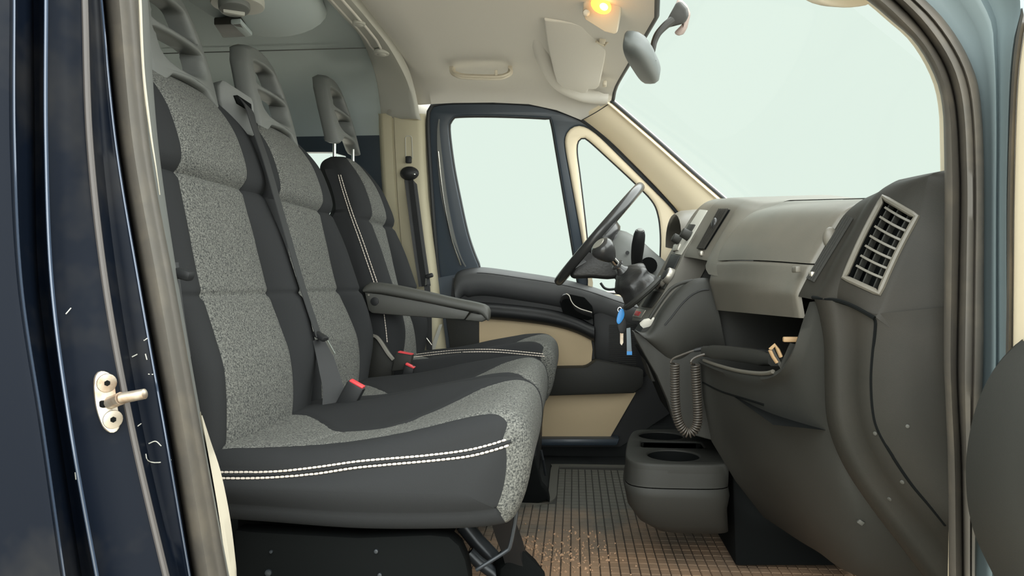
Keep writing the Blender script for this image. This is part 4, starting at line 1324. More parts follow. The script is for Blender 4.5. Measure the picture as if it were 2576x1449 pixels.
for k in range(7):
    v0 = .10 + k * .122
    b = MB(); b.ribbon([gpt(u, v0 + .012 * math.sin(PI * u), .006) for u in (.10, .3, .5, .7, .9, .99)], V(.3, .3, 1), .003, .004); b.build('vent_bar', M['dash'], ventob)
for u0 in (.14, .40, .70):
    b = MB(); b.ribbon([gpt(u0, v, .012) for v in [q / 14 for q in range(15)]], V(.8, .4, 0), .010, .002); b.build('vent_blade', M['dash_dark'], ventob)
# passenger vent: slats and wheel
vp = MB()
rws = []
for k in range(15):
    t = k / 14
    x, y = lerp(2128, 2030, t), lerp(540, 700, t)
    rws.append([hit(sur_bvh, x, y, .0008)[0], hit(sur_bvh, x + 20, y + 10, .0008)[0]])
vp.grid(rws); vpo = vp.build('passenger_vent', M['black'], dash)
for s in (0.15, .4, .65, .9):
    b = MB(); b.ribbon([r[0].lerp(r[1], s) + V(-.001, -.001, .0) for r in rws], V(0, 1, 0), .0025, .003); b.build('vent_slat', M['dash_dark'], vpo)
h = hit(sur_bvh, 2082, 598)
b = MB(); b.ball(h[0], .014, sc=(.75, .6, 1.15), seg=18); b.build('vent_wheel', M['dash'], vpo)
h = hit(sur_bvh, 2043, 690)
b = MB(); b.box(h[0], (.008, .014, .008), r=.002); b.build('vent_button', M['silver'], vpo)
# centre vent
rws = []
for k in range(15):
    t = k / 14
    y = lerp(528, 628, t)
    xl, xr = lerp(1812, 1757, t), lerp(1838, 1776, t)
    rws.append([hit(pod_bvh, x, y, .0008)[0] for x in (xl, lerp(xl, xr, .5), xr)])
cv = MB(); cv.grid(rws); cvo = cv.build('centre_vent', M['void'], dash)
for s in range(5):
    b = MB(); b.ribbon([r[0].lerp(r[2], .1 + s * .2) + V(-.004, 0, .002) for r in rws], V(0, 1, .2), .004, .004); b.build('vent_slat', M['dash_mid'], cvo)
h = hit(pod_bvh, 1799, 568)
b = MB(); b.ball(h[0], .016, sc=(.6, .7, 1.2), seg=18); b.build('vent_wheel', M['gloss'], cvo)
h = hit(pod_bvh, 1763, 638)
if h:
    b = MB(); b.box(h[0], (.008, .03, .012), r=.003); b.build('vent_button', M['silver'], cvo)
# radio, knobs, climate panel on the stack
def panel(name, pts, mat_, lift=.003, parent=dash):
    q = [hit(stack_bvh, x, y) for x, y in pts]
    q = [a for a in q if a]
    nn = sum((a[1] for a in q), V(0, 0, 0)).normalized()
    mm = MB(); mm.slab([a[0] for a in q], nn * lift, r=.001)
    return mm.build(name, mat_, parent)
radio = panel('radio_panel', [(1762, 528), (1781, 530), (1738, 604), (1714, 642), (1700, 640), (1702, 622)], M['rail'])
panel('radio_display', [(1738, 566), (1752, 567), (1742, 584), (1728, 583)], M['dash_dark'], .006, radio)
panel('radio_buttons', [(1700, 618), (1716, 616), (1710, 632), (1696, 634)], M['silver'], .007, radio)
panel('air_flap', [(1690, 640), (1712, 645), (1694, 683), (1673, 680)], M['black'])
clim = panel('climate_panel', [(1672, 683), (1694, 686), (1672, 728), (1648, 726)], M['dash_dark'])
panel('ash_lid', [(1640, 732), (1668, 736), (1640, 775), (1615, 772)], M['dash_dark'])
redp = panel('lighter_cover', [(1603, 776), (1626, 781), (1613, 801), (1593, 797)], M['silver'])
panel('lighter_mark', [(1603, 783), (1615, 786), (1608, 796), (1598, 794)], M['red'], .0045, redp)
def knob(px, py, r, L, mat_, name, parent, cap=None):
    h = hit(stack_bvh, px, py)
    if not h:
        return
    n_ = h[1]
    mm = MB(); mm.cyl(h[0], h[0] + n_ * L, r, r * .9, n=20, bev=.002)
    o = mm.build(name, mat_, parent)
    if cap:
        mm = MB(); mm.cyl(h[0] + n_ * (L - .001), h[0] + n_ * (L + .002), r * .7, n=20, bev=.001); mm.build('knob_face', cap, o)
knob(1712, 607, .013, .024, M['dash_dark'], 'radio_knob', radio)
knob(1737, 596, .014, .026, M['dash_dark'], 'radio_knob', radio)
knob(1664, 712, .021, .012, M['silver'], 'climate_knob', clim, M['grey'])
knob(1676, 706, .021, .014, M['silver'], 'climate_knob', clim, M['dash_dark'])
knob(1688, 697, .022, .016, M['silver'], 'climate_knob', clim, M['black'])
# near flank of the centre console
fl = [(1790, 704), (2150, 700), (2150, 1130), (1838, 1130), (1835, 1120), (1705, 1085), (1692, 1050), (1680, 1010), (1652, 945), (1620, 890), (1598, 850), (1591, 832), (1612, 840), (1628, 838), (1640, 827), (1650, 810), (1665, 784), (1690, 750), (1715, 724), (1745, 706), (1770, 702)]
m = MB(); m.slab([P(x, y, 1.885) for x, y in ((1722, 637), (1698, 690), (1672, 737), (1640, 792), (1624, 815), (1604, 845), (1640, 960), (1900, 960), (1900, 637))], (0, .15, 0), r=.002); m.build('stack_side', M['dash_dark'], dash)
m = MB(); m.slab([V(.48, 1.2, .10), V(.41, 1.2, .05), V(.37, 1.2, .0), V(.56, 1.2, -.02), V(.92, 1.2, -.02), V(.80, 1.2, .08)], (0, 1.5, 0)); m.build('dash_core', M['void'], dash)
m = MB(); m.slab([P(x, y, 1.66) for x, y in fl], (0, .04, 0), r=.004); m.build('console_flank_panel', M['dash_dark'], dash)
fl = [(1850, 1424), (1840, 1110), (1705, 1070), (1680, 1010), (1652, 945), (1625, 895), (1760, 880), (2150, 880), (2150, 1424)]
m = MB(); m.slab([P(x, y, 1.70) for x, y in fl], (0, .33, 0), r=.006); m.build('console_flank', M['void'], dash)  # near-black colour puts the footwell shadow into the flank
# raised pocket side panel with rounded rim
pk = [(1785, 702), (1770, 700), (1745, 704), (1715, 722), (1690, 748), (1665, 782), (1650, 808), (1640, 826), (1628, 838), (1612, 838), (1598, 830)]
rim = spl([P(x, y, 1.655) for x, y in pk], 40)
bot_ = spl([P(x, y, 1.655) for x, y in [(1830, 900), (1815, 880), (1800, 870), (1780, 870), (1750, 880), (1720, 900), (1700, 905), (1680, 900), (1660, 885), (1640, 868), (1620, 850)]], 40)
m = MB()
m.grid([[p + V(0, .05, 0) for p in rim], [p + V(0, .006, .001) for p in rim], [p + V(0, -.004, 0) for p in rim], [p.lerp(q, .06) + V(0, -.012, 0) for p, q in zip(rim, bot_)], [p.lerp(q, .2) + V(0, -.018, 0) for p, q in zip(rim, bot_)], [p.lerp(q, .5) + V(0, -.018, 0) for p, q in zip(rim, bot_)], [p.lerp(q, .85) + V(0, -.008, 0) for p, q in zip(rim, bot_)], [q + V(0, .004, 0) for q in bot_]])
m.build('console_pocket', M['dash_dark'], dash, sharp=70)
m = MB(); m.tube(spl([P(x, y, 1.636) for x, y in ((1783, 728), (1765, 730), (1740, 742), (1715, 765), (1690, 797), (1672, 818))], 24), .0018, 6); m.build('pocket_seam', M['black'], dash)
arc2 = spl([P(x, y, 1.66) for x, y in ((1742, 706), (1715, 712), (1690, 725), (1670, 748), (1648, 780), (1634, 802))], 24)
m = MB(); m.tube(arc2, .004, 8); m.build('pocket_inner_rim', M['dash_dark'], dash)
# dark shelf recess under the glovebox
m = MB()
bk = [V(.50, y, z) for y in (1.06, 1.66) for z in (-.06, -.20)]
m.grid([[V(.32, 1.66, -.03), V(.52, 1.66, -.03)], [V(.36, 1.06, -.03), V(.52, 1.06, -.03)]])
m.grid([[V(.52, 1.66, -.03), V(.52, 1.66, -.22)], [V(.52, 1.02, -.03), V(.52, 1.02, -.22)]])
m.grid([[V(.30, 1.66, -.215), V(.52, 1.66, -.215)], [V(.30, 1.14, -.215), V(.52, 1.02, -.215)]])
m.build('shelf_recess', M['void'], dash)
# tray lip and lower panel
lip = [(1762, 903, 1.60), (1785, 912, 1.56), (1810, 921, 1.50), (1850, 932, 1.40), (1890, 939, 1.31), (1925, 941, 1.235), (1948, 936, 1.19), (1970, 920, 1.155), (1990, 890, 1.135), (2006, 850, 1.125), (2022, 800, 1.12), (2040, 756, 1.115)]
lipc = spl([P(*q) for q in lip], 60)
inner = [p + V(.012, .006, -.006) for p in lipc]
inner2 = [p + V(.03, .012, -.035) for p in lipc]
lo1 = [(1762, 916, 1.60), (1785, 930, 1.56), (1810, 942, 1.50), (1850, 958, 1.40), (1890, 967, 1.31), (1930, 969, 1.235), (1962, 960, 1.19), (1990, 938, 1.15), (2014, 900, 1.125), (2032, 850, 1.11), (2046, 800, 1.10), (2056, 757, 1.095)]
lo2 = [(1768, 1000, 1.60), (1800, 1012, 1.55), (1830, 1020, 1.48), (1870, 1030, 1.38), (1910, 1035, 1.29), (1955, 1032, 1.215), (1992, 1020, 1.17), (2022, 995, 1.135), (2042, 950, 1.115), (2056, 890, 1.10), (2066, 825, 1.09), (2074, 762, 1.082)]
lo3 = [(1790, 1110, 1.60), (1830, 1125, 1.55), (1865, 1138, 1.48), (1905, 1150, 1.38), (1945, 1155, 1.29), (1990, 1150, 1.215), (2025, 1130, 1.17), (2050, 1100, 1.135), (2066, 1045, 1.11), (2074, 960, 1.095), (2080, 860, 1.083), (2090, 768, 1.075)]
lo4 = [(1850, 1210, 1.62), (1890, 1230, 1.57), (1930, 1250, 1.50), (1970, 1270, 1.40), (2010, 1285, 1.30), (2050, 1290, 1.22), (2080, 1275, 1.17), (2095, 1240, 1.13), (2100, 1170, 1.10), (2094, 1050, 1.085), (2092, 900, 1.075), (2100, 775, 1.068)]
lo5 = [(1920, 1300, 1.66), (1965, 1330, 1.60), (2010, 1360, 1.53), (2060, 1390, 1.42), (2100, 1420, 1.32), (2140, 1440, 1.24), (2165, 1420, 1.18), (2170, 1360, 1.14), (2150, 1250, 1.10), (2110, 1090, 1.08), (2104, 920, 1.068), (2108, 780, 1.062)]
C_ = [spl([P(*q) for q in l], 60) for l in (lo1, lo2, lo3, lo4, lo5)]
m = MB(); m.grid([inner2, inner, lipc, [p.lerp(q, .35) + V(-.006, -.003, -.002) for p, q in zip(lipc, C_[0])], C_[0]] + [[p.lerp(q, t) for p, q in zip(C_[0], C_[1])] for t in (.3, .6)] + [C_[1], C_[2], C_[3], C_[4], [p + V(.2, .05, -.1) for p in C_[4]]])
m.build('lower_panel', M['dash_dark'], dash, sharp=70)
lowp_bvh = m.bvh()
m = MB(); m.tube([p + V(-.002, 0, .001) for p in lipc[2:44]], .0035, 8); m.build('tray_lip', M['dash'], dash)
g_ = on(lowp_bvh, [(1768, 962), (1815, 985), (1880, 1005), (1922, 1018)], .0, 24)
m = MB(); m.tube(g_, .002, 6); m.build('crease_shadow', M['void'], dash)  # dark tube draws the crease and its shadow below the lip
# near end panel with fuse cover
r1 = [(2048, 752, 1.09), (2060, 790, 1.085), (2072, 860, 1.08), (2074, 950, 1.08), (2078, 1040, 1.08), (2095, 1110, 1.08), (2130, 1185, 1.08), (2190, 1275, 1.08), (2270, 1380, 1.08), (2330, 1460, 1.08), (2400, 1560, 1.08)]
r2 = [(2110, 757, 1.05), (2116, 800, 1.048), (2120, 860, 1.046), (2122, 950, 1.045), (2128, 1040, 1.045), (2148, 1110, 1.045), (2185, 1185, 1.045), (2240, 1265, 1.045), (2310, 1350, 1.045), (2360, 1415, 1.045), (2420, 1500, 1.045)]
r3 = [(2200, 790, 1.0), (2202, 820, 1.0), (2200, 870, 1.0), (2196, 950, 1.0), (2204, 1040, 1.0), (2222, 1100, 1.0), (2252, 1160, 1.0), (2300, 1230, 1.0), (2350, 1290, 1.0), (2390, 1335, 1.0), (2440, 1400, 1.0)]
r4 = [(2395, 770, .975), (2395, 820, .975), (2395, 870, .975), (2395, 950, .975), (2396, 1040, .975), (2400, 1100, .975), (2405, 1160, .975), (2410, 1230, .975), (2415, 1290, .975), (2420, 1335, .975), (2440, 1400, .975)]
rr = [spl([P(*q) for q in l], 60) for l in (r1, r2, r3, r4)]
cols = [[p + V(.05, .02, 0) for p in rr[0]], rr[0], [p.lerp(q, .12) + V(-.004, -.004, 0) for p, q in zip(rr[0], rr[1])], [p.lerp(q, .5) + V(-.006, -.005, 0) for p, q in zip(rr[0], rr[1])], [p.lerp(q, .88) + V(-.004, -.004, 0) for p, q in zip(rr[0], rr[1])], rr[1], [p.lerp(q, .5) + V(-.002, -.004, 0) for p, q in zip(rr[1], rr[2])], rr[2], [p.lerp(q, .5) + V(0, -.003, 0) for p, q in zip(rr[2], rr[3])], rr[3]]
m = MB(); m.grid(cols); m.build('end_panel', M['dash_mid'], dash, sharp=70)
endp_bvh = m.bvh()
m = MB(); s_ = on(endp_bvh, [(2112, 760), (2150, 773), (2185, 792), (2200, 804), (2201, 830), (2194, 900), (2191, 960), (2195, 1030), (2207, 1080), (2240, 1140), (2290, 1215), (2340, 1275), (2378, 1322)], -.0006, 80)
m.tube(s_, .0022, 6); m.build('fuse_cover_gap', M['void'], dash)
m = MB(); s_ = on(endp_bvh, [(2058, 1260), (2110, 1290), (2150, 1318)], .0004, 12)
for x, y, r in ((2202, 1090, .0028), (2270, 1212, .003), (2283, 1072, .0026), (2238, 1255, .0032)):
    h = hit(endp_bvh, x, y)
    m2 = MB()
    if h:
        m2.cyl(h[0] + h[1] * -.001, h[0] + h[1] * .0015, r, n=10, bev=.0006); m2.build('panel_clip', M['armrest'], dash)
h = hit(lowp_bvh, 2165, 1313) or hit(endp_bvh, 2165, 1313)
m = MB(); m.box(h[0], (.009, .005, .007), rot=Euler((.3, .6, 0)).to_matrix(), r=.001); m.build('panel_clip', M['armrest'], dash)
# join line between end pod and end panel
m = MB(); s_ = [P(2044, 748, 1.09), P(2075, 753, 1.07), P(2110, 757, 1.045), P(2150, 772, 1.02), P(2200, 800, .995)]
m.tube(spl(s_, 20), .0028, 6); m.build('pod_gap', M['void'], dash)
# dash on the driver side and the instrument hood
m = MB()
cA2 = [p.copy() for p in A]
cols = [[V(p.x + .02, 2.05, p.z) for p in A], [V(p.x + .05, 2.2, p.z - .02) for p in A], [V(p.x + .05, 2.5, p.z - .02) for p in A], [V(p.x + .06, 2.74, p.z - .03) for p in A]]
cols = [[c[0] + V(.45, 0, -.1)] + c for c in cols]
m.grid(cols); m.build('driver_fascia', M['dash'], dash, sharp=60)
m = MB()
hood = []
for k in range(15):
    a_ = PI * (k / 14)
    cy_ = 2.40 + .19 * math.cos(a_)
    cz_ = .120 + .095 * math.sin(a_) ** .8
    hood.append([V(.325, cy_, cz_), V(.315, cy_, cz_ + .003), V(.335, cy_, cz_ + .014), V(.39, cy_, cz_ + .018), V(.50, cy_, cz_ + .008)])
m.grid(hood); m.grid([[h_[0] + V(.0, 0, 0), V(.39, h_[0].y, h_[0].z - .01)] for h_ in hood]); m.build('instrument_hood', M['dash'], dash, sharp=60)
m = MB(); m.slab([V(.40, 2.40 + .18 * math.cos(PI * k / 14), .11 + .07 * math.sin(PI * k / 14)) for k in range(15)], (.02, 0, 0)); m.build('instrument_cluster', M['void'], dash)

# ---- cup holder on the floor console
cup = thing('cup_holder', (.22, 1.8, -.66), 'dark plastic double cup holder at the foot of the centre console', 'cup holder')
def loop_xy(pts, n):
    return smooth_loop(pts, n)
co = loop_xy([(.118, 1.66), (.122, 1.76), (.14, 1.90), (.16, 1.975), (.20, 1.995), (.30, 1.995), (.34, 1.9), (.34, 1.70), (.325, 1.625), (.22, 1.612), (.145, 1.62)], 70)
def circ(cx, cy, rx, ry, n=36):
    return [(cx + rx * math.cos(2 * PI * k / n), cy + ry * math.sin(2 * PI * k / n)) for k in range(n)]
c1 = circ(.225, 1.70, .058, .056); c2 = circ(.222, 1.915, .056, .052)
c3 = [(.16, 1.785), (.165, 1.775), (.30, 1.775), (.31, 1.785), (.31, 1.84), (.30, 1.85), (.172, 1.85), (.165, 1.842)]
BEVW[0] = .006
zt = -.393
ve, fa = plate(co, [c1, c2, c3], lambda x, y, w: V(x, y, zt + w), -.02, 0, bev=.005, steps=3)
m = MB(); m.add(ve, fa); m.build('top_plate', M['dash_dark'], cup, sharp=50)
for c in (c1, c2):
    m = MB(); m.grid([[V(x, y, zt - .004) for x, y in c], [V(lerp(x, sum(p[0] for p in c) / len(c), .12), lerp(y, sum(p[1] for p in c) / len(c), .12), zt - .075) for x, y in c]], cv=True)
    m.f.append(tuple(len(c) + k for k in range(len(c)))); m.build('cup_well', M['void'], cup)
m = MB(); m.grid([[V(x, y, zt - .004) for x, y in c3], [V(x, y, zt - .04) for x, y in c3]], cv=True); m.f.append(tuple(len(c3) + k for k in range(len(c3)))); m.build('coin_tray', M['void'], cup)
def ring(sc, z, dx=0):
    return [V(.25 + (x - .25) * sc + dx, 1.80 + (y - 1.80) * sc, z) for x, y in co]
m = MB(); m.grid([ring(.985, zt - .004), ring(1.0, zt - .014), ring(1.0, zt - .045, -.001), ring(1.005, zt - .052, -.002)], cv=True); m.build('upper_band', M['dash_dark'], cup, sharp=60)
m = MB(); m.grid([ring(1.005, zt - .054, -.002), ring(1.02, zt - .058, -.003), ring(1.015, zt - .075, .0), ring(.97, zt - .105, .0), ring(.88, zt - .14, .012), ring(.74, zt - .165, .03), ring(.5, zt - .18, .05)], cv=True); m.build('base', M['dash_dark'], cup, sharp=60)

# ---- coiled cable hanging from the tray
cab = thing('coiled_cable', P(1727, 1090, 1.58), 'dark coiled cable hanging in a loop below the dashboard tray', 'cable')
m = MB()
core = spl([P(1698, 916, 1.575), P(1698, 960, 1.575), P(1699, 1010, 1.575), P(1704, 1050, 1.575), P(1716, 1078, 1.575), P(1733, 1090, 1.575), P(1748, 1080, 1.575), P(1755, 1055, 1.575), P(1754, 1010, 1.575), P(1751, 960, 1.575), P(1749, 918, 1.575)], 900)
hel = []
for i, p in enumerate(core):
    t = (core[min(i + 1, 899)] - core[max(i - 1, 0)]).normalized()
    u = V(0, 1, 0)
    w = t.cross(u).normalized()
    a_ = 2 * PI * 58 * i / 899
    hel.append(p + (u * math.cos(a_) + w * math.sin(a_)) * .0085)
m.tube(hel, .0021, 6); m.build('coil', M['cable'], cab, sharp=80)
m = MB(); m.tube(spl([hel[0], P(1687, 912, 1.57), P(1694, 902, 1.575), P(1715, 893, 1.58), P(1745, 882, 1.585), P(1775, 876, 1.585)], 30), .0022, 8); m.build('lead', M['cable'], cab)
m = MB(); m.tube(spl([hel[-1], P(1738, 914, 1.565), P(1743, 903, 1.565), P(1765, 893, 1.56), P(1800, 887, 1.55), P(1830, 888, 1.53), P(1870, 896, 1.5)], 30), .0026, 8); m.build('lead', M['cable'], cab)
m = MB(); m.tube(spl([P(1745, 882, 1.585), P(1760, 879, 1.585), P(1778, 876, 1.585)], 8), [.003, .004, .0045, .0045, .005, .005, .005, .005], 8); m.build('strain_relief', M['black'], cab)
hs = thing('handset', P(1860, 890, 1.45), 'long dark grey handset lying in the dashboard tray', 'handset')
m = MB()
hc = spl([P(1778, 884, 1.57), P(1850, 890, 1.47), P(1950, 905, 1.33)], 16)
rows = []
for i, p in enumerate(hc):
    s = .014 * (1 if 1 < i < 14 else .8)
    rows.append([p + V(.012 * c0, 0, s * s0) + V(0, .0, 0) for c0, s0 in ((-1, -.6), (-1, .6), (-.6, 1), (.6, 1), (1, .6), (1, -.6), (.6, -1), (-.6, -1))])
m.grid(rows, cv=True); m.f.append(tuple(range(8))); m.f.append(tuple(len(m.v) - 8 + k for k in range(8))); m.build('grip', M['dash_dark'], hs, sharp=50)
m = MB(); m.slab([hc[12] + V(-.006, 0, .013), hc[14] + V(-.006, 0, .012), hc[14] + V(.006, 0, .012), hc[12] + V(.006, 0, .013)], (0, 0, .003)); m.build('key_pad', M['black'], hs)
# bracket at the end of the tray
br = thing('phone_clip', P(1965, 930, 1.17), 'worn tan clip bracket at the near end of the dashboard tray', 'bracket')
m = MB(); m.ribbon([P(1975, 935, 1.165), P(1962, 912, 1.165), P(1948, 886, 1.165), P(1944, 876, 1.165)], V(.4, .9, 0), .014, .005); m.build('bracket_arm', M['dash_dark'], br)
m = MB(); m.tube([P(1937, 880, 1.16), P(1949, 868, 1.16), P(1957, 880, 1.16), P(1965, 898, 1.16)], .003, 6); m.tube([P(1937, 880, 1.16), P(1945, 897, 1.16), P(1955, 912, 1.16)], .003, 6); m.build('bracket_loop', M['wood'], br)
m = MB(); m.box(P(1995, 854, 1.15), (.03, .008, .008), r=.002); m.build('bracket_tab', M['wood'], br)
m = MB(); m.ribbon([P(1970, 925, 1.16), P(1985, 895, 1.155), P(1998, 865, 1.15)], V(1, 0, 0), .012, .004); m.build('bracket_post', M['dash_dark'], br)

# ---- steering column, wheel, stalk
sc_ = P(1507, 590, 2.40)
ax = V(-.757, 0, .653).normalized()
pl = V(.653, 0, .757).normalized()
colm = thing('steering_column', sc_ - ax * .2, 'grey steering column cover with wiper stalk behind the steering wheel', 'steering column')
m = MB()
rows = []
for t, w, h, off in ((.03, .03, .03, 0), (.035, .055, .05, 0), (.06, .075, .062, 0), (.11, .085, .072, .0), (.16, .088, .075, -.005), (.22, .09, .08, -.01), (.30, .10, .085, -.015)):
    c = sc_ - ax * t + pl * off
    rg = []
    for k in range(28):
        a_ = 2 * PI * k / 28
        sq = lambda q: math.copysign(abs(q) ** .65, q)
        rg.append(c + V(0, 1, 0) * w * sq(math.cos(a_)) + pl * h * sq(math.sin(a_)))
    rows.append(rg)
m.grid(rows, cv=True); m.build('column_cover', M['head'], colm, sharp=60)
m = MB(); q = P(1578, 636, 2.31); m.cyl(q, q + V(0, -.006, 0), .006, n=14); m.build('cover_screw', M['black'], colm)
m = MB(); m.tube([P(1632, 668, 2.30), P(1632, 668, 2.285)], .026, 20); m.build('ignition_barrel', M['void'], colm)
m = MB()
st_ = spl([P(1606, 690, 2.31), P(1602, 655, 2.24), P(1604, 625, 2.20), P(1608, 596, 2.17), P(1610, 580, 2.16)], 16)
m.tube(st_, [.012, .013, .014, .015, .016, .017, .0172, .0175, .018, .0185, .019, .019, .0185, .018, .017, .013], 14); m.build('wiper_stalk', M['black'], colm)
m = MB(); q = st_[-1]; t_ = (st_[-1] - st_[-3]).normalized(); m.cyl(q, q + t_ * .004, .009, n=14, bev=.001); m.build('stalk_button', M['head'], colm)
sw = thing('steering_wheel', sc_, 'black steering wheel seen nearly edge on in front of the driver door', 'steering wheel')
m = MB()
rim_p = [sc_ + (pl * math.cos(a_) + V(0, 1, 0) * math.sin(a_)) * .198 for a_ in (2 * PI * k / 72 for k in range(72))]
m.tube(rim_p, .0155, 14, closed=True); m.build('rim', M['gloss'], sw)
m = MB()
rows = []
for w, r_ in ((-.035, .02), (-.035, .055), (-.02, .075), (0, .08), (.012, .074), (.018, .05), (.02, .01)):
    c = sc_ + ax * (w - .015) - pl * .01
    rows.append([c + (pl * math.cos(a_) * 1.0 + V(0, 1, 0) * math.sin(a_) * 1.15) * r_ for a_ in (2 * PI * k / 32 for k in range(32))])
m.grid(rows, cv=True); m.build('hub_pad', M['gloss'], sw, sharp=60)
for an in (100, 260, 155, 205):
    a_ = math.radians(an)
    dirv = pl * math.cos(a_) + V(0, 1, 0) * math.sin(a_)
    tv = ax.cross(dirv)
    m = MB()
    m.ribbon([sc_ - ax * .025 + dirv * .05, sc_ - ax * .02 + dirv * .11, sc_ - ax * .005 + dirv * .16, sc_ + dirv * .192], tv, [.05, .038, .032, .036], .016)
    m.build('spoke', M['gloss'], sw, sharp=60)

m = MB()
so_ = smooth_loop([(1432, 697), (1455, 655), (1490, 610), (1520, 585), (1552, 588), (1578, 618), (1580, 655), (1566, 690), (1540, 702), (1490, 699)], 30)
m.slab([P(x, y, 2.335) for x, y in so_], (0, .13, 0), r=.012, seg=3); m.build('hub_cover', M['leather'], sw)
# ---- gear lever
gl_ = thing('gear_lever', P(1590, 770, 1.98), 'short gear lever with round knob and leather boot beside the centre stack', 'gear lever')
kd = (P(1512, 620, 1.95) - P(1562, 676, 1.98)).normalized()
kc = P(1522, 632, 1.95)
m = MB()
rows = []
sx = (V(0, 1, 0) - kd * kd.y).normalized(); sy = kd.cross(sx)
if sy.x < 0:
    sy = -sy
for t, r_ in ((-.032, .010), (-.028, .014), (-.018, .021), (-.004, .028), (.010, .032), (.020, .030), (.026, .025), (.0285, .012), (.029, .001)):
    rows.append([kc + kd * t + (sx * math.cos(a_) + sy * math.sin(a_)) * r_ for a_ in (2 * PI * k / 24 for k in range(24))])
m.grid(rows, cv=True); m.build('knob', M['gloss'], gl_, sharp=60)
m = MB(); q = kc + kd * .029; m.cyl(q - kd * .001, q + kd * .0006, .018, n=20); m.build('knob_cap', M['silver'], gl_)
m = MB(); m.tube([kc - kd * .03, kc - kd * .062], .0095, 14); m.build('shaft', M['chrome'], gl_)
m = MB(); m.tube([kc - kd * .048, kc - kd * .050, kc - kd * .054, kc - kd * .056], [.012, .0165, .0165, .012], 18); m.build('reverse_ring', M['gloss'], gl_)
m = MB(); m.tube([kc - kd * .060, kc - kd * .068, kc - kd * .078], [.010, .012, .021], 18); m.build('collar', M['gloss'], gl_)
m = MB()
tp = kc - kd * .074
bt = P(1616, 738, 1.94)
rows = []
for i in range(15):
    t = i / 14
    c = tp.lerp(bt, t) + V(-.006, 0, .012) * math.sin(PI * t)
    r_ = interp([(0, .015), (.12, .022), (.35, .042), (.6, .048), (1, .052)], t) + .003 * math.sin(t * 15)
    ring_ = []
    for k in range(30):
        a_ = 2 * PI * k / 30
        ww = 1 + .10 * math.sin(5 * a_ + t * 4) * math.sin(PI * min(1, t * 1.2)) + .04 * math.sin(9 * a_ - t * 7)
        e1 = lerp(sx, V(0, 1, 0), t).normalized(); e2 = lerp(sy, V(.75, 0, .66), t).normalized()
        ring_.append(c + (e1 * math.cos(a_) * .95 + e2 * math.sin(a_)) * r_ * ww)
    rows.append(ring_)
m.grid(rows, cv=True); m.build('boot', M['leather'], gl_, sharp=80)
m = MB()
fr_ = [bt + (V(0, 1, 0) * math.cos(a_) * .054 + V(.75, 0, .66) * math.sin(a_) * .056) for a_ in (2 * PI * k / 32 for k in range(32))]
m.tube(fr_, .008, 8, closed=True); m.build('boot_frame', M['dash_dark'], gl_)

# ---- keys
ky = thing('key_bunch', P(1570, 790, 1.99), 'bunch of keys with blue fob and grey strap hanging beside the console', 'keys')
m = MB(); m.tube([P(1559 + 5 * math.cos(2 * PI * k / 16), 779 + 6 * math.sin(2 * PI * k / 16), 1.99) for k in range(16)], .001, 6, closed=True); m.build('key_ring', M['chrome'], ky)
m = MB(); m.slab([P(x, y, 1.985) for x, y in smooth_loop([(1558, 781), (1566, 776), (1571, 786), (1570, 798), (1562, 812), (1555, 816), (1551, 808), (1553, 795)], 24)], (0, .008, 0), r=.002); m.build('blue_fob', M['blue'], ky)['label'] = 'bright blue plastic fob'
m = MB(); m.slab([P(x, y, 1.992) for x, y in smooth_loop([(1556, 806), (1572, 802), (1577, 818), (1572, 836), (1560, 838), (1554, 824)], 24)], (0, .009, 0), r=.002); m.build('key_head', M['black'], ky)
m = MB(); m.slab([P(x, y, 1.994) for x, y in ((1560, 836), (1568, 836), (1568, 862), (1564, 869), (1560, 864))], (0, .003, 0)); m.build('key_blade', M['steel'], ky)
m = MB(); m.slab([P(x, y, 1.98) for x, y in ((1576, 826), (1586, 824), (1590, 893), (1577, 892))], (0, .003, 0), r=.0008); m.build('grey_strap', M['grey'], ky)
m = MB(); m.slab([P(x, y, 1.978) for x, y in ((1577, 884), (1590, 884), (1590, 893), (1577, 893))], (0, .006, 0)); m.build('strap_end', M['blue'], ky)

# ---- paper in the console pocket
m = MB()
m.slab([P(x, y, 1.70) for x, y in ((1610, 818), (1622, 808), (1648, 803), (1650, 808), (1634, 822), (1618, 826))], (.0, .02, .004), r=.001)
tag(m.build('crumpled_paper', M['white']), 'crumpled white paper in the console side pocket', 'paper')

# ================================================================== BELTS
def belt(name, base, label):
    return thing(name, base, label, 'seat belt')
b1 = belt('seat_belt', P(640, 330, 1.63), 'dark seat belt hanging from the guide between the two bench headrests')
path = [(618, 262, 1.625), (628, 280, 1.61), (640, 320, 1.60), (668, 400, 1.60), (697, 500, 1.60), (726, 600, 1.60), (756, 705, 1.60), (780, 780, 1.60), (803, 848, 1.60)]
wd = spl([V(1, .25, 0)] * 3, 40)
m = MB(); m.ribbon(spl([P(*q) for q in path], 40), [V(-.10, .98, 0)] * 40, [.046] * 40, .0018)
m.build('webbing', M['belt'], b1)
m = MB()
path2 = [(803, 852, 1.60), (812, 880, 1.60), (826, 930, 1.59), (838, 980, 1.575), (838, 1030, 1.56)]
m.ribbon(spl([P(*q) for q in path2], 24), [V(lerp(.35, .8, i / 23), lerp(.9, .25, i / 23), 0) for i in range(24)], [.046] * 24, .0018); m.build('webbing', M['belt'], b1)
m = MB(); m.box(P(806, 846, 1.592), (.034, .022, .012), rot=Euler((0, .45, -.3)).to_matrix(), r=.004); m.build('tongue_grip', M['black'], b1)
m = MB(); m.slab([P(818, 858, 1.585), P(824, 856, 1.585), P(843, 890, 1.585), P(836, 892, 1.585)], (0, .003, 0)); m.build('tongue_plate', M['chrome'], b1)
b2 = belt('seat_belt', P(1030, 440, 2.7), 'black seat belt on the beige pillar beside the driver seat')
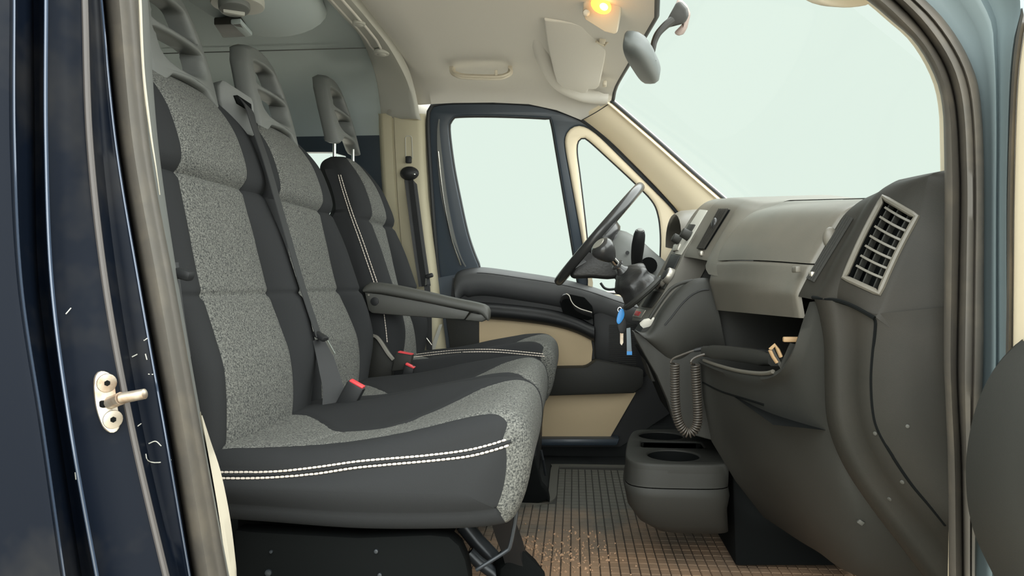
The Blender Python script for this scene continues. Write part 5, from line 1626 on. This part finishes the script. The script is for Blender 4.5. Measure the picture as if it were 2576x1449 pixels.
m = MB(); m.ball(P(1030, 436, 2.70), .036, sc=(1.0, .6, .72)); m.build('upper_anchor', M['black'], b2)
m = MB(); m.box(P(1041, 438, 2.678), (.012, .004, .006), r=.001); m.build('anchor_slot', M['chrome'], b2)
m = MB(); m.box(P(1028, 402, 2.69), (.022, .018, .026), r=.004); m.build('height_adjuster', M['black'], b2)
m = MB()
for dx0, dx1, dd, w0 in ((1024, 1063, 2.705, .022), (1033, 1068, 2.70, .020), (1040, 1075, 2.708, .02)):
    m.ribbon(spl([P(dx0, 445, dd), P(lerp(dx0, dx1, .25), 520, dd - .01), P(lerp(dx0, dx1, .6), 620, dd - .015), P(dx1, 720, dd - .015)], 20), [V(.9, .35 if dx0 != 1033 else -.3, 0)] * 20, [w0 + .006 * k / 19 for k in range(20)], .0016)
m.build('webbing', M['belt'], b2)
m = MB(); m.ribbon(spl([P(1074, 715, 2.69), P(1078, 780, 2.70), P(1080, 880, 2.72)], 10), V(1, .2, 0), .022, .002); m.build('webbing', M['belt'], b2)
m = MB(); m.box(P(1080, 694, 2.68), (.03, .014, .016), rot=Euler((0, -.3, 0)).to_matrix(), r=.005); m.build('tongue_grip', M['black'], b2)
m = MB(); m.slab([P(1070, 700, 2.675), P(1074, 699, 2.675), P(1074, 716, 2.675), P(1069, 718, 2.675)], (0, .003, 0)); m.build('tongue_plate', M['chrome'], b2)
m = MB(); m.tube([P(1062, 838, 2.66), P(1074, 852, 2.66), P(1086, 868, 2.66)], .0035, 8); m.build('anchor_cable', M['chrome'], b2)
b3 = belt('seat_belt', P(455, 700, 1.03), 'black seat belt tongue poking out beside the near door post')
m = MB(); m.box(P(462, 690, 1.03), (.028, .02, .016), rot=Euler((0, .25, 0)).to_matrix(), r=.006); m.build('tongue_grip', M['black'], b3)
m = MB(); m.ribbon(spl([P(430, 660, 1.06), P(436, 720, 1.06), P(446, 800, 1.06), P(462, 900, 1.06)], 12), V(.2, 1, 0), .03, .002); m.build('webbing', M['belt'], b3)
def buckle(c, label, h=.075, red=True):
    k = thing('seat_belt_buckle', c - V(.0, 0, .06), label, 'buckle')
    rt = Euler((0, .5, 0)).to_matrix()
    mm = MB(); mm.box(c, (.040, .024, h), rot=rt, r=.004); mm.build('housing', M['black'], k)
    u = rt @ V(0, 0, 1)
    mm = MB(); mm.box(c + u * (h / 2 + .001), (.034, .020, .006), rot=rt, r=.002); mm.build('release_button', M['red'], k)
    mm = MB(); mm.ribbon([c - u * (h / 2 - .01), c - u * (h / 2 + .05)], rt @ V(1, 0, 0), .03, .008); mm.build('stalk', M['belt'], k)
    return k
buckle(P(878, 1004, 1.57), 'black seat belt buckle with red button between the two bench cushions')
k2 = thing('seat_belt_buckle', P(1005, 930, 2.15), 'dark seat belt buckle beside the driver seat hinge', 'buckle')
m = MB(); m.slab([P(x, y, 2.14) for x, y in ((996, 884), (1037, 892), (1030, 930), (984, 935))], (0, .03, 0), r=.004); m.build('housing', M['dash_dark'], k2)
m = MB(); m.slab([P(x, y, 2.138) for x, y in ((1002, 884), (1036, 891), (1036, 893), (1001, 887))], (0, .025, 0)); m.build('release_button', M['red'], k2)
k3 = thing('seat_belt_buckle', P(1030, 925, 2.1), 'seat belt buckle with red button just above the middle cushion', 'buckle')
m = MB(); m.slab([P(x, y, 2.115) for x, y in ((1018, 914), (1042, 922), (1036, 950), (1010, 950))], (0, .02, 0), r=.003); m.build('housing', M['black'], k3)
m = MB(); m.slab([P(x, y, 2.112) for x, y in ((1021, 913), (1043, 924), (1040, 928), (1019, 918))], (0, .018, 0), r=.001); m.build('release_button', M['red'], k3)

# ================================================================== ROOF FITTINGS
# sun visor
vz = thing('sun_visor', P(1440, 120, 2.25), 'beige driver sun visor folded up against the headliner', 'sun visor')
vo = [(1368, 40), (1440, 48), (1500, 66), (1530, 84), (1528, 100), (1520, 150), (1508, 208), (1500, 216), (1480, 217), (1477, 226), (1462, 226), (1415, 212), (1400, 198), (1392, 170), (1376, 100)]
def vis(x, y):
    t = (y - 40) / 186
    return P(x, y, lerp(1.98, 2.50, t) - .0)
m = MB(); m.slab([vis(x, y) + V(0, 0, -.012) for x, y in vo], (0, 0, .016), r=.005, seg=3); m.build('visor_panel', M['liner'], vz)
m = MB(); m.box(vis(1515, 92) + V(0, -.01, -.016), (.018, .03, .012), r=.003); m.build('visor_clip', M['linerplast'], vz)
m = MB(); m.tube([vis(1500, 88) + V(0, 0, -.018), vis(1520, 96) + V(0, 0, -.022), vis(1534, 88) + V(0, 0, -.012)], .004, 8); m.build('visor_pin', M['linerplast'], vz)
m = MB(); m.box(vis(1512, 205) + V(.012, 0, -.008), (.012, .03, .016), r=.003); m.build('visor_hinge', M['linerplast'], vz)
v2 = thing('sun_visor', P(2120, 0, 1.02), 'corner of the passenger sun visor at the top edge', 'sun visor')
m = MB(); m.slab([P(x, y, 1.05) for x, y in smooth_loop([(2050, -60), (2060, -5), (2085, 12), (2130, 20), (2175, 17), (2200, 5), (2240, -60)], 30)], (-.02, .02, .01), r=.006, seg=3); m.build('visor_panel', M['linerplast'], v2)
# courtesy light
cl = thing('courtesy_light', P(1515, 40, 1.85), 'glowing amber courtesy light in the roof console', 'lamp')
lo_ = [(1466, 4), (1465, 30), (1472, 45), (1520, 75), (1545, 82), (1553, 78), (1562, 18), (1560, 0), (1520, -14), (1480, -14)]
m = MB(); m.slab([P(x, y, 1.845 + .0006 * y) + V(0, 0, -.006) for x, y in lo_], (.01, .02, .05), r=.006, seg=3); m.build('housing', M['linerplast'], cl)
m = MB(); m.ball(P(1512, 14, 1.836), .022, sc=(1.25, .55, .85), rot=Euler((.5, .5, 0)).to_matrix()); m.build('lens', M['lamp'], cl)
m = MB(); m.ball(P(1519, 17, 1.822), .009, sc=(1.2, .6, .9), rot=Euler((.5, .5, 0)).to_matrix()); m.build('bulb', M['bulb'], cl)
m = MB(); q = P(1475, 32, 1.842); m.cyl(q, q + V(0, -.006, -.003), .009, n=16, bev=.001); m.build('switch', M['silver'], cl)
pld = bpy.data.lights.new('courtesy_light_glow', 'POINT'); pld.energy = .12; pld.color = (1, .62, .28); pld.shadow_soft_size = .03
plo = bpy.data.objects.new('courtesy_light_glow', pld); COL.objects.link(plo); plo.location = P(1515, 40, 1.80) + V(0, 0, ZC - .03)
# grab handle
gh = thing('grab_handle', P(1212, 185, 2.45), 'pale grab handle above the driver window', 'handle')
hb_ = [P(1138, 168, 2.43), P(1140, 180, 2.42), P(1150, 188, 2.405), P(1168, 192, 2.40), P(1215, 194, 2.398), P(1255, 194, 2.40), P(1272, 190, 2.405), P(1283, 182, 2.42), P(1284, 170, 2.43)]
m = MB(); c_ = spl(hb_, 40); m.ribbon(c_, [V(0, .9, .5)] * 40, .022, .013); m.build('grip', M['linerplast'], gh, sharp=80)
m = MB(); m.tube([p + V(0, -.012, -.010) for p in c_[4:-4]], .0035, 8); m.build('grip_edge', M['linerplast'], gh)
m = MB(); m.box(P(1248, 184, 2.40), (.01, .012, .02), r=.003); m.build('coat_hook', M['linerplast'], gh)
# rear view mirror
rv = thing('rear_view_mirror', P(1612, 150, 1.74), 'grey rear view mirror on a bent arm against the windscreen', 'mirror')
mc = P(1614, 151, 1.74)
mL = P(1641, 198, 1.865) - P(1588, 106, 1.615)
ma = mL.length / 2 + .012
mL.normalize()
mH = V(.15, 0, .98); mH = (mH - mL * mH.dot(mL)).normalized()
mN = mL.cross(mH).normalized()
if mN.x < 0:
    mN = -mN                      # points to the windscreen (back of the mirror)
def mring(k, w):
    out = []
    for q in range(56):
        a_ = 2 * PI * q / 56
        c0, s0 = math.cos(a_), math.sin(a_)
        sq = lambda t, e: math.copysign(abs(t) ** e, t)
        out.append(mc + mL * ma * k * sq(c0, .62) + mH * .029 * (k if k > .9 else k) * sq(s0, .62) * (1 - .12 * c0) + mN * w)
    return out
m = MB()
m.grid([mring(.95, -.014), mring(1.0, -.010), mring(1.0, .002), mring(.97, .012), mring(.86, .022), mring(.6, .030), mring(.3, .033), mring(.02, .034)], cv=True); m.build('housing', M['mirrorback'], rv, sharp=60)
nv = mN
def mp(x, y):
    return P(x, y, 1.78)
m = MB(); m.v = mring(.95, -.014); m.f = [tuple(range(56))]; m.build('mirror_face', M['mirror'], rv)
m = MB(); m.tube(spl([P(1632, 134, 1.72), P(1640, 132, 1.72), P(1643, 120, 1.72), P(1646, 105, 1.725), P(1655, 85, 1.73), P(1672, 66, 1.74), P(1690, 52, 1.75)], 26), [.006 + .004 * k / 25 for k in range(26)], 10); m.build('arm', M['dash_mid'], rv)
m = MB(); m.slab([P(x, y, 1.76) for x, y in ((1664, 74), (1686, 32), (1698, 10), (1707, 2), (1725, 22), (1729, 40), (1718, 60), (1688, 68))], (.01, .03, .012), r=.006); m.build('arm_foot', M['dash_mid'], rv)
m = MB(); m.slab([P(x, y, 1.79) for x, y in ((1697, 14), (1704, -4), (1722, 14), (1731, 36), (1722, 72), (1712, 90), (1702, 90), (1694, 82), (1716, 60))], (.012, .03, .012), r=.005); m.build('glass_mount', M['pinkgrey'], rv)
m = MB(); m.box(mp(1625, 186) + nv * .012, (.006, .016, .006), r=.002); m.build('dimming_lever', M['white'], rv)
# rear ceiling vent and lamp
rl = thing('ceiling_vent', P(590, 15, 1.75), 'round swivelling vent in the ceiling above the bench', 'vent')
m = MB(); q = P(598, 10, 1.72); m.cyl(q + V(0, 0, .03), q + V(0, 0, -.006), .062, n=30, bev=.004); m.build('vent_rim', M['rail'], rl)
m = MB(); q = P(588, 16, 1.70); m.cyl(q + V(0, 0, .02), q + V(.004, -.004, -.012), .036, n=28, bev=.006); m.build('vent_dial', M['head'], rl)
m = MB(); m.box(q + V(0, 0, -.014), (.05, .012, .012), rot=Euler((0, 0, .6)).to_matrix(), r=.003); m.build('vent_flap', M['rail'], rl)
rc = thing('ceiling_lamp', P(600, 75, 1.9), 'square lamp under the ceiling behind the bench', 'lamp')
m = MB(); m.slab([P(538, 63, 1.80), P(606, 60, 1.80), P(632, 92, 1.96), P(560, 96, 1.96)], (0, 0, .02), r=.004); m.build('lamp_housing', M['dash_dark'], rc)
m = MB(); m.slab([P(580, 60, 1.795), P(606, 58, 1.795), P(635, 90, 1.955), P(618, 94, 1.955)], (0, 0, .012), r=.003); m.build('lamp_edge', M['liner_shaded'], rc)

# ================================================================== DOOR STRIKER, MAT, CRUMBS
sk = thing('door_striker', P(265, 1010, .84), 'rusty steel door striker bolted to the navy door post', 'striker')
def spt(x, y, l):
    h = hit(post_bvh, x, y)
    return h[0] + V(.75, -.66, 0).normalized() * l
m = MB()
so = smooth_loop([(233, 970), (236, 945), (248, 933), (264, 934), (280, 945), (286, 968), (290, 1000), (296, 1040), (300, 1060), (294, 1080), (278, 1088), (262, 1080), (250, 1060), (238, 1020)], 40)
sp_ = [spt(x, y, .001) for x, y in so]
m.slab(sp_, V(.75, -.66, 0).normalized() * .005, r=.0015); m.build('plate', M['steel'], sk)
for x, y in ((264, 962), (279, 1053)):
    m = MB(); q = spt(x, y, .006); dv = V(.75, -.66, 0).normalized(); m.cyl(q, q + dv * .003, .011, n=20, bev=.0015); b_o = m.build('bolt', M['steel'], sk)
    m = MB(); m.cyl(q + dv * .002, q + dv * .0035, .0035, n=6); m.build('bolt_socket', M['void'], b_o)
m = MB(); q0 = spt(272, 1012, .008); q1 = P(305, 1002, .80); q2 = P(368, 990, .80)
m.tube([q0, q1], .0075, 12); m.tube([q1, q1.lerp(q2, .5), q2.lerp(q1, .06), q2], [.0065, .0062, .006, .003], 14); m.build('pin', M['steel'], sk)
m = MB(); m.box(P(262, 1014, .815), (.022, .014, .008), rot=Euler((0, 0, -.6)).to_matrix(), r=.002); m.build('pin_root', M['void'], sk)

fm_ = thing('floor_mat', (.1, 1.9, -.66), 'ribbed rubber floor mat, brown with dust and painted door light, between seats and dashboard', 'mat')
ZM = -.652
def mat_ok(x, y):
    if y > 2.17:
        return -.055 < x < .75 and y < 2.60
    return -.34 < x < .75
def mat_slab(z, grow=0):
    o = [(-.36 - grow, 1.15), (.80, 1.15), (.80, 2.64 + grow), (-.078 - grow, 2.64 + grow), (-.078 - grow, 2.22), (-.10 - grow, 2.175 + grow), (-.15, 2.15 + grow), (-.36 - grow, 2.15 + grow)]
    return [V(x, y, z) for x, y in o]
m = MB(); m.slab(mat_slab(-.66), (0, 0, .005)); m.build('mat_base', M['matbase'], fm_)
m = MB()
e_ = spl([V(.62, 2.62, ZM), V(.3, 2.625, ZM), V(-.04, 2.62, ZM), V(-.066, 2.60, ZM), V(-.068, 2.4, ZM), V(-.068, 2.24, ZM), V(-.085, 2.185, ZM), V(-.13, 2.165, ZM), V(-.35, 2.16, ZM)], 70)
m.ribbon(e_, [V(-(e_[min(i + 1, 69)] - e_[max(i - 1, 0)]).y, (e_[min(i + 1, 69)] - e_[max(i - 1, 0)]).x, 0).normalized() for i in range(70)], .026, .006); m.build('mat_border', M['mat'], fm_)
SX, SY = .0225, .0315
cells = []
for i in range(int(1.1 / SX)):
    for j in range(int(1.5 / SY)):
        x, y = -.335 + i * SX, 1.17 + j * SY
        if mat_ok(x - .01, y + .016) and mat_ok(x + .012, y + .016):
            cells.append((x, y))
def cell_mesh():
    mm = MB()
    a, b = SX / 2 - .0008, SY / 2 - .0008
    bt_ = [V(-a, -b, 0), V(a, -b, 0), V(a, b, 0), V(-a, b, 0)]
    tp_ = [V(-a + .0012, -b + .0012, .0035), V(a - .0012, -b + .0012, .0035), V(a - .0012, b - .0012, .0035), V(-a + .0012, b - .0012, .0035)]
    mm.add(bt_ + tp_, [(0, 1, 5, 4), (1, 2, 6, 5), (2, 3, 7, 6), (3, 0, 4, 7), (4, 5, 6, 7)])
    return mm
def vis_score(c):
    x, y = proj(V(c[0], c[1], ZM))
    if not (1180 < x < 1900 and 1140 < y < 1449):
        return 9
    if x < 1300 and y < 1300 + (1300 - x) * .3:
        return 5
    if x > 1560 and y < 1300 + (x - 1560) * .25:
        return 5
    return c[1]
cells.sort(key=vis_score)
proto = None
for c in cells[:300]:
    if proto is None:
        mm = cell_mesh()
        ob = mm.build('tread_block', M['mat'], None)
        for v_ in ob.data.vertices:
            v_.co.z -= ZC
        proto = ob
    else:
        ob = proto.copy(); COL.objects.link(ob)
    ob.parent = fm_
    ob.location = V(c[0], c[1], -.655 + ZC) - fm_.location
m = MB()
cm0 = cell_mesh()
for c in cells[300:]:
    m.add([v_ + V(c[0], c[1], -.655) for v_ in cm0.v], cm0.f)
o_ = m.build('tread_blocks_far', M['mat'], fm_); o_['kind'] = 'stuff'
m = MB()
for k in range(330):
    x, y = random.gauss(1400, 75), random.gauss(1392, 28)
    if random.random() < .25:
        x, y = random.uniform(1250, 1560), random.uniform(1330, 1445)
    if y > 1447:
        continue
    q = PZ(x, y, -.6505)
    s = random.uniform(.0014, .0042)
    R_m = Euler((random.random() * 6, random.random() * 6, random.random() * 6)).to_matrix()
    pts = [R_m @ V(a * s * random.uniform(.6, 1.6), b * s, c * s * .6) for a, b, c in ((1, 0, 0), (-1, 0, 0), (0, 1, 0), (0, -1, 0), (0, 0, 1), (0, 0, -1))]
    m.add([q + p for p in pts], [(0, 2, 4), (2, 1, 4), (1, 3, 4), (3, 0, 4), (2, 0, 5), (1, 2, 5), (3, 1, 5), (0, 3, 5)])
o_ = m.build('dirt_crumbs', M['dirt'], None, flat=True)
o_['kind'] = 'stuff'; o_['label'] = 'tan dirt crumbs scattered on the rubber mat'; o_['category'] = 'dirt'
for o in scene.objects:
    if '_base' in o:
        del o['_base']
